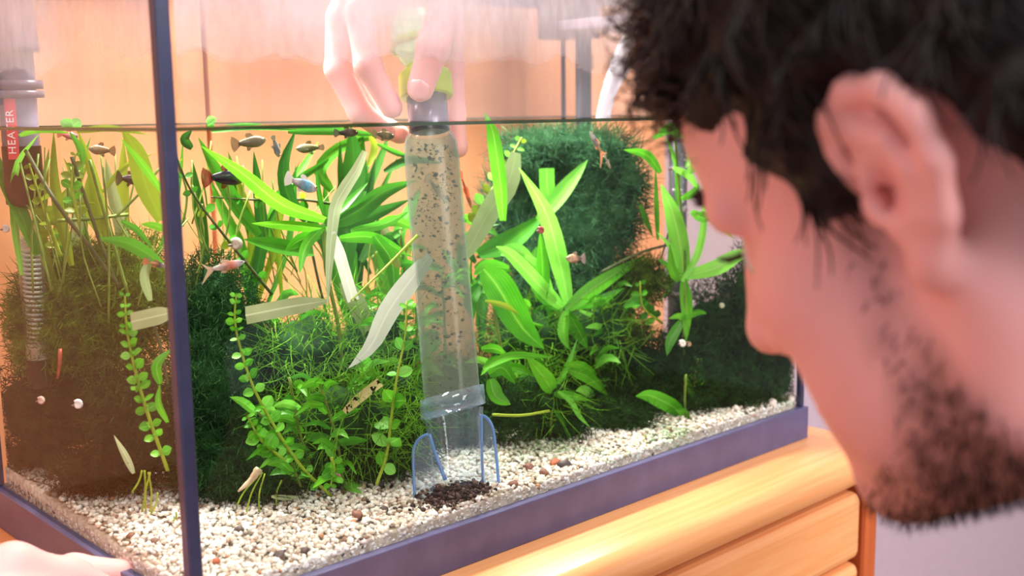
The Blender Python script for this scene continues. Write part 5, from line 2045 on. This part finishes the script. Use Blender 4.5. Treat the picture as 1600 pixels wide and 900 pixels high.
Hf = Field(HC - .145, HC + .145 + np.array([0, 0, .02]), .0030)
Hf.ell(hw_((0, -.010, .050)), (.086, .106, .090), .01, HM)
Hf.ell(hw_((0, .028, .078)), (.078, .070, .055), .02, HM)
Hf.ell(hw_((0, -.048, .010)), (.083, .062, .086), .03, HM)
sl, g = Hf.sub(Hf.lo, Hf.lo + Hf.h * (Hf.n - 1))
ql = hl_(g.reshape(-1, 3)).reshape(g.shape)
lim = hair_lim(ql[..., 1], np.abs(ql[..., 0])).astype(np.float32)
wav = .004 * np.sin(ql[..., 0] * 150) * np.sin(ql[..., 1] * 130 + 1) + .003 * np.sin(ql[..., 2] * 210 + ql[..., 1] * 90)
keep = (lim - ql[..., 2]).astype(np.float32) * .8
Hf.a[sl] = np.maximum(Hf.a[sl] + wav.astype(np.float32), keep)
HV, HF_ = Hf.mesh()
hair = mesh('hair', HV, HF_, M['hair'], per)
hair['kind'] = 'stuff'
hn = np.empty(len(HV) * 3, dtype=np.float32)
hair.data.vertices.foreach_get('normal', hn)
hn = hn.reshape(-1, 3)
if ((hn * (HV - HC)).sum(1)).mean() < 0:
    hair.data.flip_normals()
    hn = -hn
hair['label'] = 'thick dark brown wavy hair'


def strands(name, P0, N0, n_turn, length, rad, curl, mat, parent, droop=None, seg=14, sides=4, lift=.45, mess=.35, comb=None):
    m = len(P0)
    if comb is not None:
        t = comb - N0 * (N0 @ comb)[:, None]
        t = t / (np.linalg.norm(t, axis=1)[:, None] + 1e-6) + N0 * lift + rng.normal(0, mess, (m, 3))
    else:
        t = N0 * lift + rng.normal(0, mess, (m, 3)) + (droop if droop is not None else 0)
    t /= np.linalg.norm(t, axis=1)[:, None]
    a = np.cross(t, rng.normal(size=(m, 3)))
    a /= np.linalg.norm(a, axis=1)[:, None]
    b = np.cross(t, a)
    L_ = length * rng.uniform(.6, 1.3, m)
    ph = rng.uniform(0, 2 * np.pi, m)
    V = np.empty((m, seg, sides, 3), dtype=np.float32)
    for i in range(seg):
        u = i / (seg - 1)
        an = ph + u * 2 * np.pi * n_turn
        c = curl * (.3 + .7 * u)
        p = P0 + t * (L_ * u)[:, None] + a * (c * np.cos(an))[:, None] + b * (c * np.sin(an))[:, None]
        r = rad * (1 - .7 * u)
        for k in range(sides):
            q_ = 2 * np.pi * k / sides
            V[:, i, k] = p + a * (r * math.cos(q_)) + b * (r * math.sin(q_))
    fq = []
    for i in range(seg - 1):
        for k in range(sides):
            k2 = (k + 1) % sides
            fq.append([i * sides + k, i * sides + k2, (i + 1) * sides + k2, (i + 1) * sides + k])
    fq = np.array(fq)
    F = (fq[None] + (np.arange(m) * seg * sides)[:, None, None]).reshape(-1, 4)
    o = mesh(name, V.reshape(-1, 3), F, mat, parent)
    o['kind'] = 'stuff'
    return o


hq = hl_(HV)
ok_ = np.where((hq[:, 2] > hair_lim(hq[:, 1], 0) + .006) & ((hn * (HV - HC)).sum(1) > .02))[0]
pick = rng.choice(ok_, 5200)
comb = HM @ np.array([0, -.25, -1.0])
inside = hl_(HV[pick])
lim_ = hair_lim(inside[:, 1], 0)
pick = pick[(inside[:, 2] > lim_ + .020) & ~((inside[:, 1] > .05) & (inside[:, 2] < .085))]
strands('hair_locks', HV[pick] - hn[pick] * .0015, hn[pick], .7, .026, .0009, .0022, M['hair'], per, seg=9, lift=.10, mess=.16, comb=comb)
# front curls falling on the forehead
fr = np.where((hq[:, 1] > .055) & (hq[:, 2] > .066) & ((hn * (HV - HC)).sum(1) > .02))[0]
pick = rng.choice(fr, 420)
strands('forehead_curls', HV[pick] - hn[pick] * .002, hn[pick], 2.0, .026, .0012, .0062, M['hair_curl'], per, HM @ np.array([0, .35, -.45]), seg=22)
crl = MB()
for (cx, cy, r0, n) in ((1034, 62, 30, 7), (1040, 118, 32, 8), (1036, 158, 24, 4), (1030, 20, 34, 7), (1062, 95, 30, 6), (1060, 40, 34, 6)):
    c = W(cx, cy, .455)
    for k in range(n):
        rr = px2m(r0 * random.uniform(.6, 1.15), c)
        th = random.uniform(0, 6)
        tilt = np.array([random.uniform(-.35, .35) for _ in range(3)])
        nx_ = axis_frame(CR + tilt, -CF + tilt)
        pts = [c + nx_[:, 0] * rr * math.cos(th + s) * 1.0 + nx_[:, 1] * rr * math.sin(th + s) * .9 + nx_[:, 2] * .004 * s for s in np.linspace(0, 5.2, 20)]
        pts = [hw_((.005, .075, .085)) * .35 + pts[0] * .65] + pts
        crl.tube(spline(pts, 40), .0013, 5)
co = crl.build('curl', M['hair_curl'], per)
co['kind'] = 'stuff'
# short beard hairs
cand = np.where((bmk > .25))[0]
pr = bmk[cand] / bmk[cand].sum()
pick = rng.choice(cand, 2600, p=pr)
dn = HM @ np.array([0, .35, -.75])
strands('beard', BV[pick], nrm[pick], .3, .0050, .00024, .0006, M['hair'], per, dn, seg=4, sides=3)

# clothing (outside the picture): dark shirt and trousers, kneeling on the floor
M['shirt'] = pmat('shirt', S(40, 44, 60), S(50, 54, 72), rough=.9, scale=120)
M['jeans'] = pmat('jeans', S(38, 46, 72), S(54, 64, 92), rough=.9, scale=160)
T = Field((-.30, -1.25, -.76), (.60, -.25, .38), .008)
HP = np.array([.16, -.82, -.36])
T.a[:] = .05
T.ell(CH, (.165, .115, .155), .05)
T.cap(CH, HP + np.array([0, .02, .08]), .135, .125, .06)
T.cap(NB + np.array([0, -.012, -.035]), SL, .055, .064, .05)
T.cap(NB + np.array([0, -.012, -.035]), SR, .055, .064, .05)
T.cap(SL, SL * .55 + LE * .45, .062, .058, .03)
T.cap(SR, SR * .55 + EL * .45, .064, .060, .03)
TV, TF = T.mesh()
mesh('shirt', TV, TF, M['shirt'], per)
T2 = Field((-.30, -1.35, -.78), (.60, -.45, -.15), .009)
for sx in (-1, 1):
    hp = HP + np.array([sx * .085, 0, 0])
    kn = np.array([.16 + sx * .12, -.60, -.69])
    an = np.array([.16 + sx * .10, -1.02, -.705])
    T2.cap(hp, kn, .085, .060, .04)
    T2.cap(kn, an, .058, .042, .03)
T2.ell(HP, (.165, .115, .10), .04)
TV, TF = T2.mesh()
mesh('trousers', TV, TF, M['jeans'], per)
M['shoe'] = pmat('shoe', S(50, 40, 36), S(64, 52, 46), rough=.6, scale=40)
for sx in (-1, 1):
    MB().ell((.16 + sx * .10, -1.11, -.705), (.042, .11, .042), 16, 10).build('shoe', M['shoe'], per)

# ------------------------------------------------------------------ tidy
for o in bpy.data.objects:
    if '_wl' in o:
        del o['_wl']
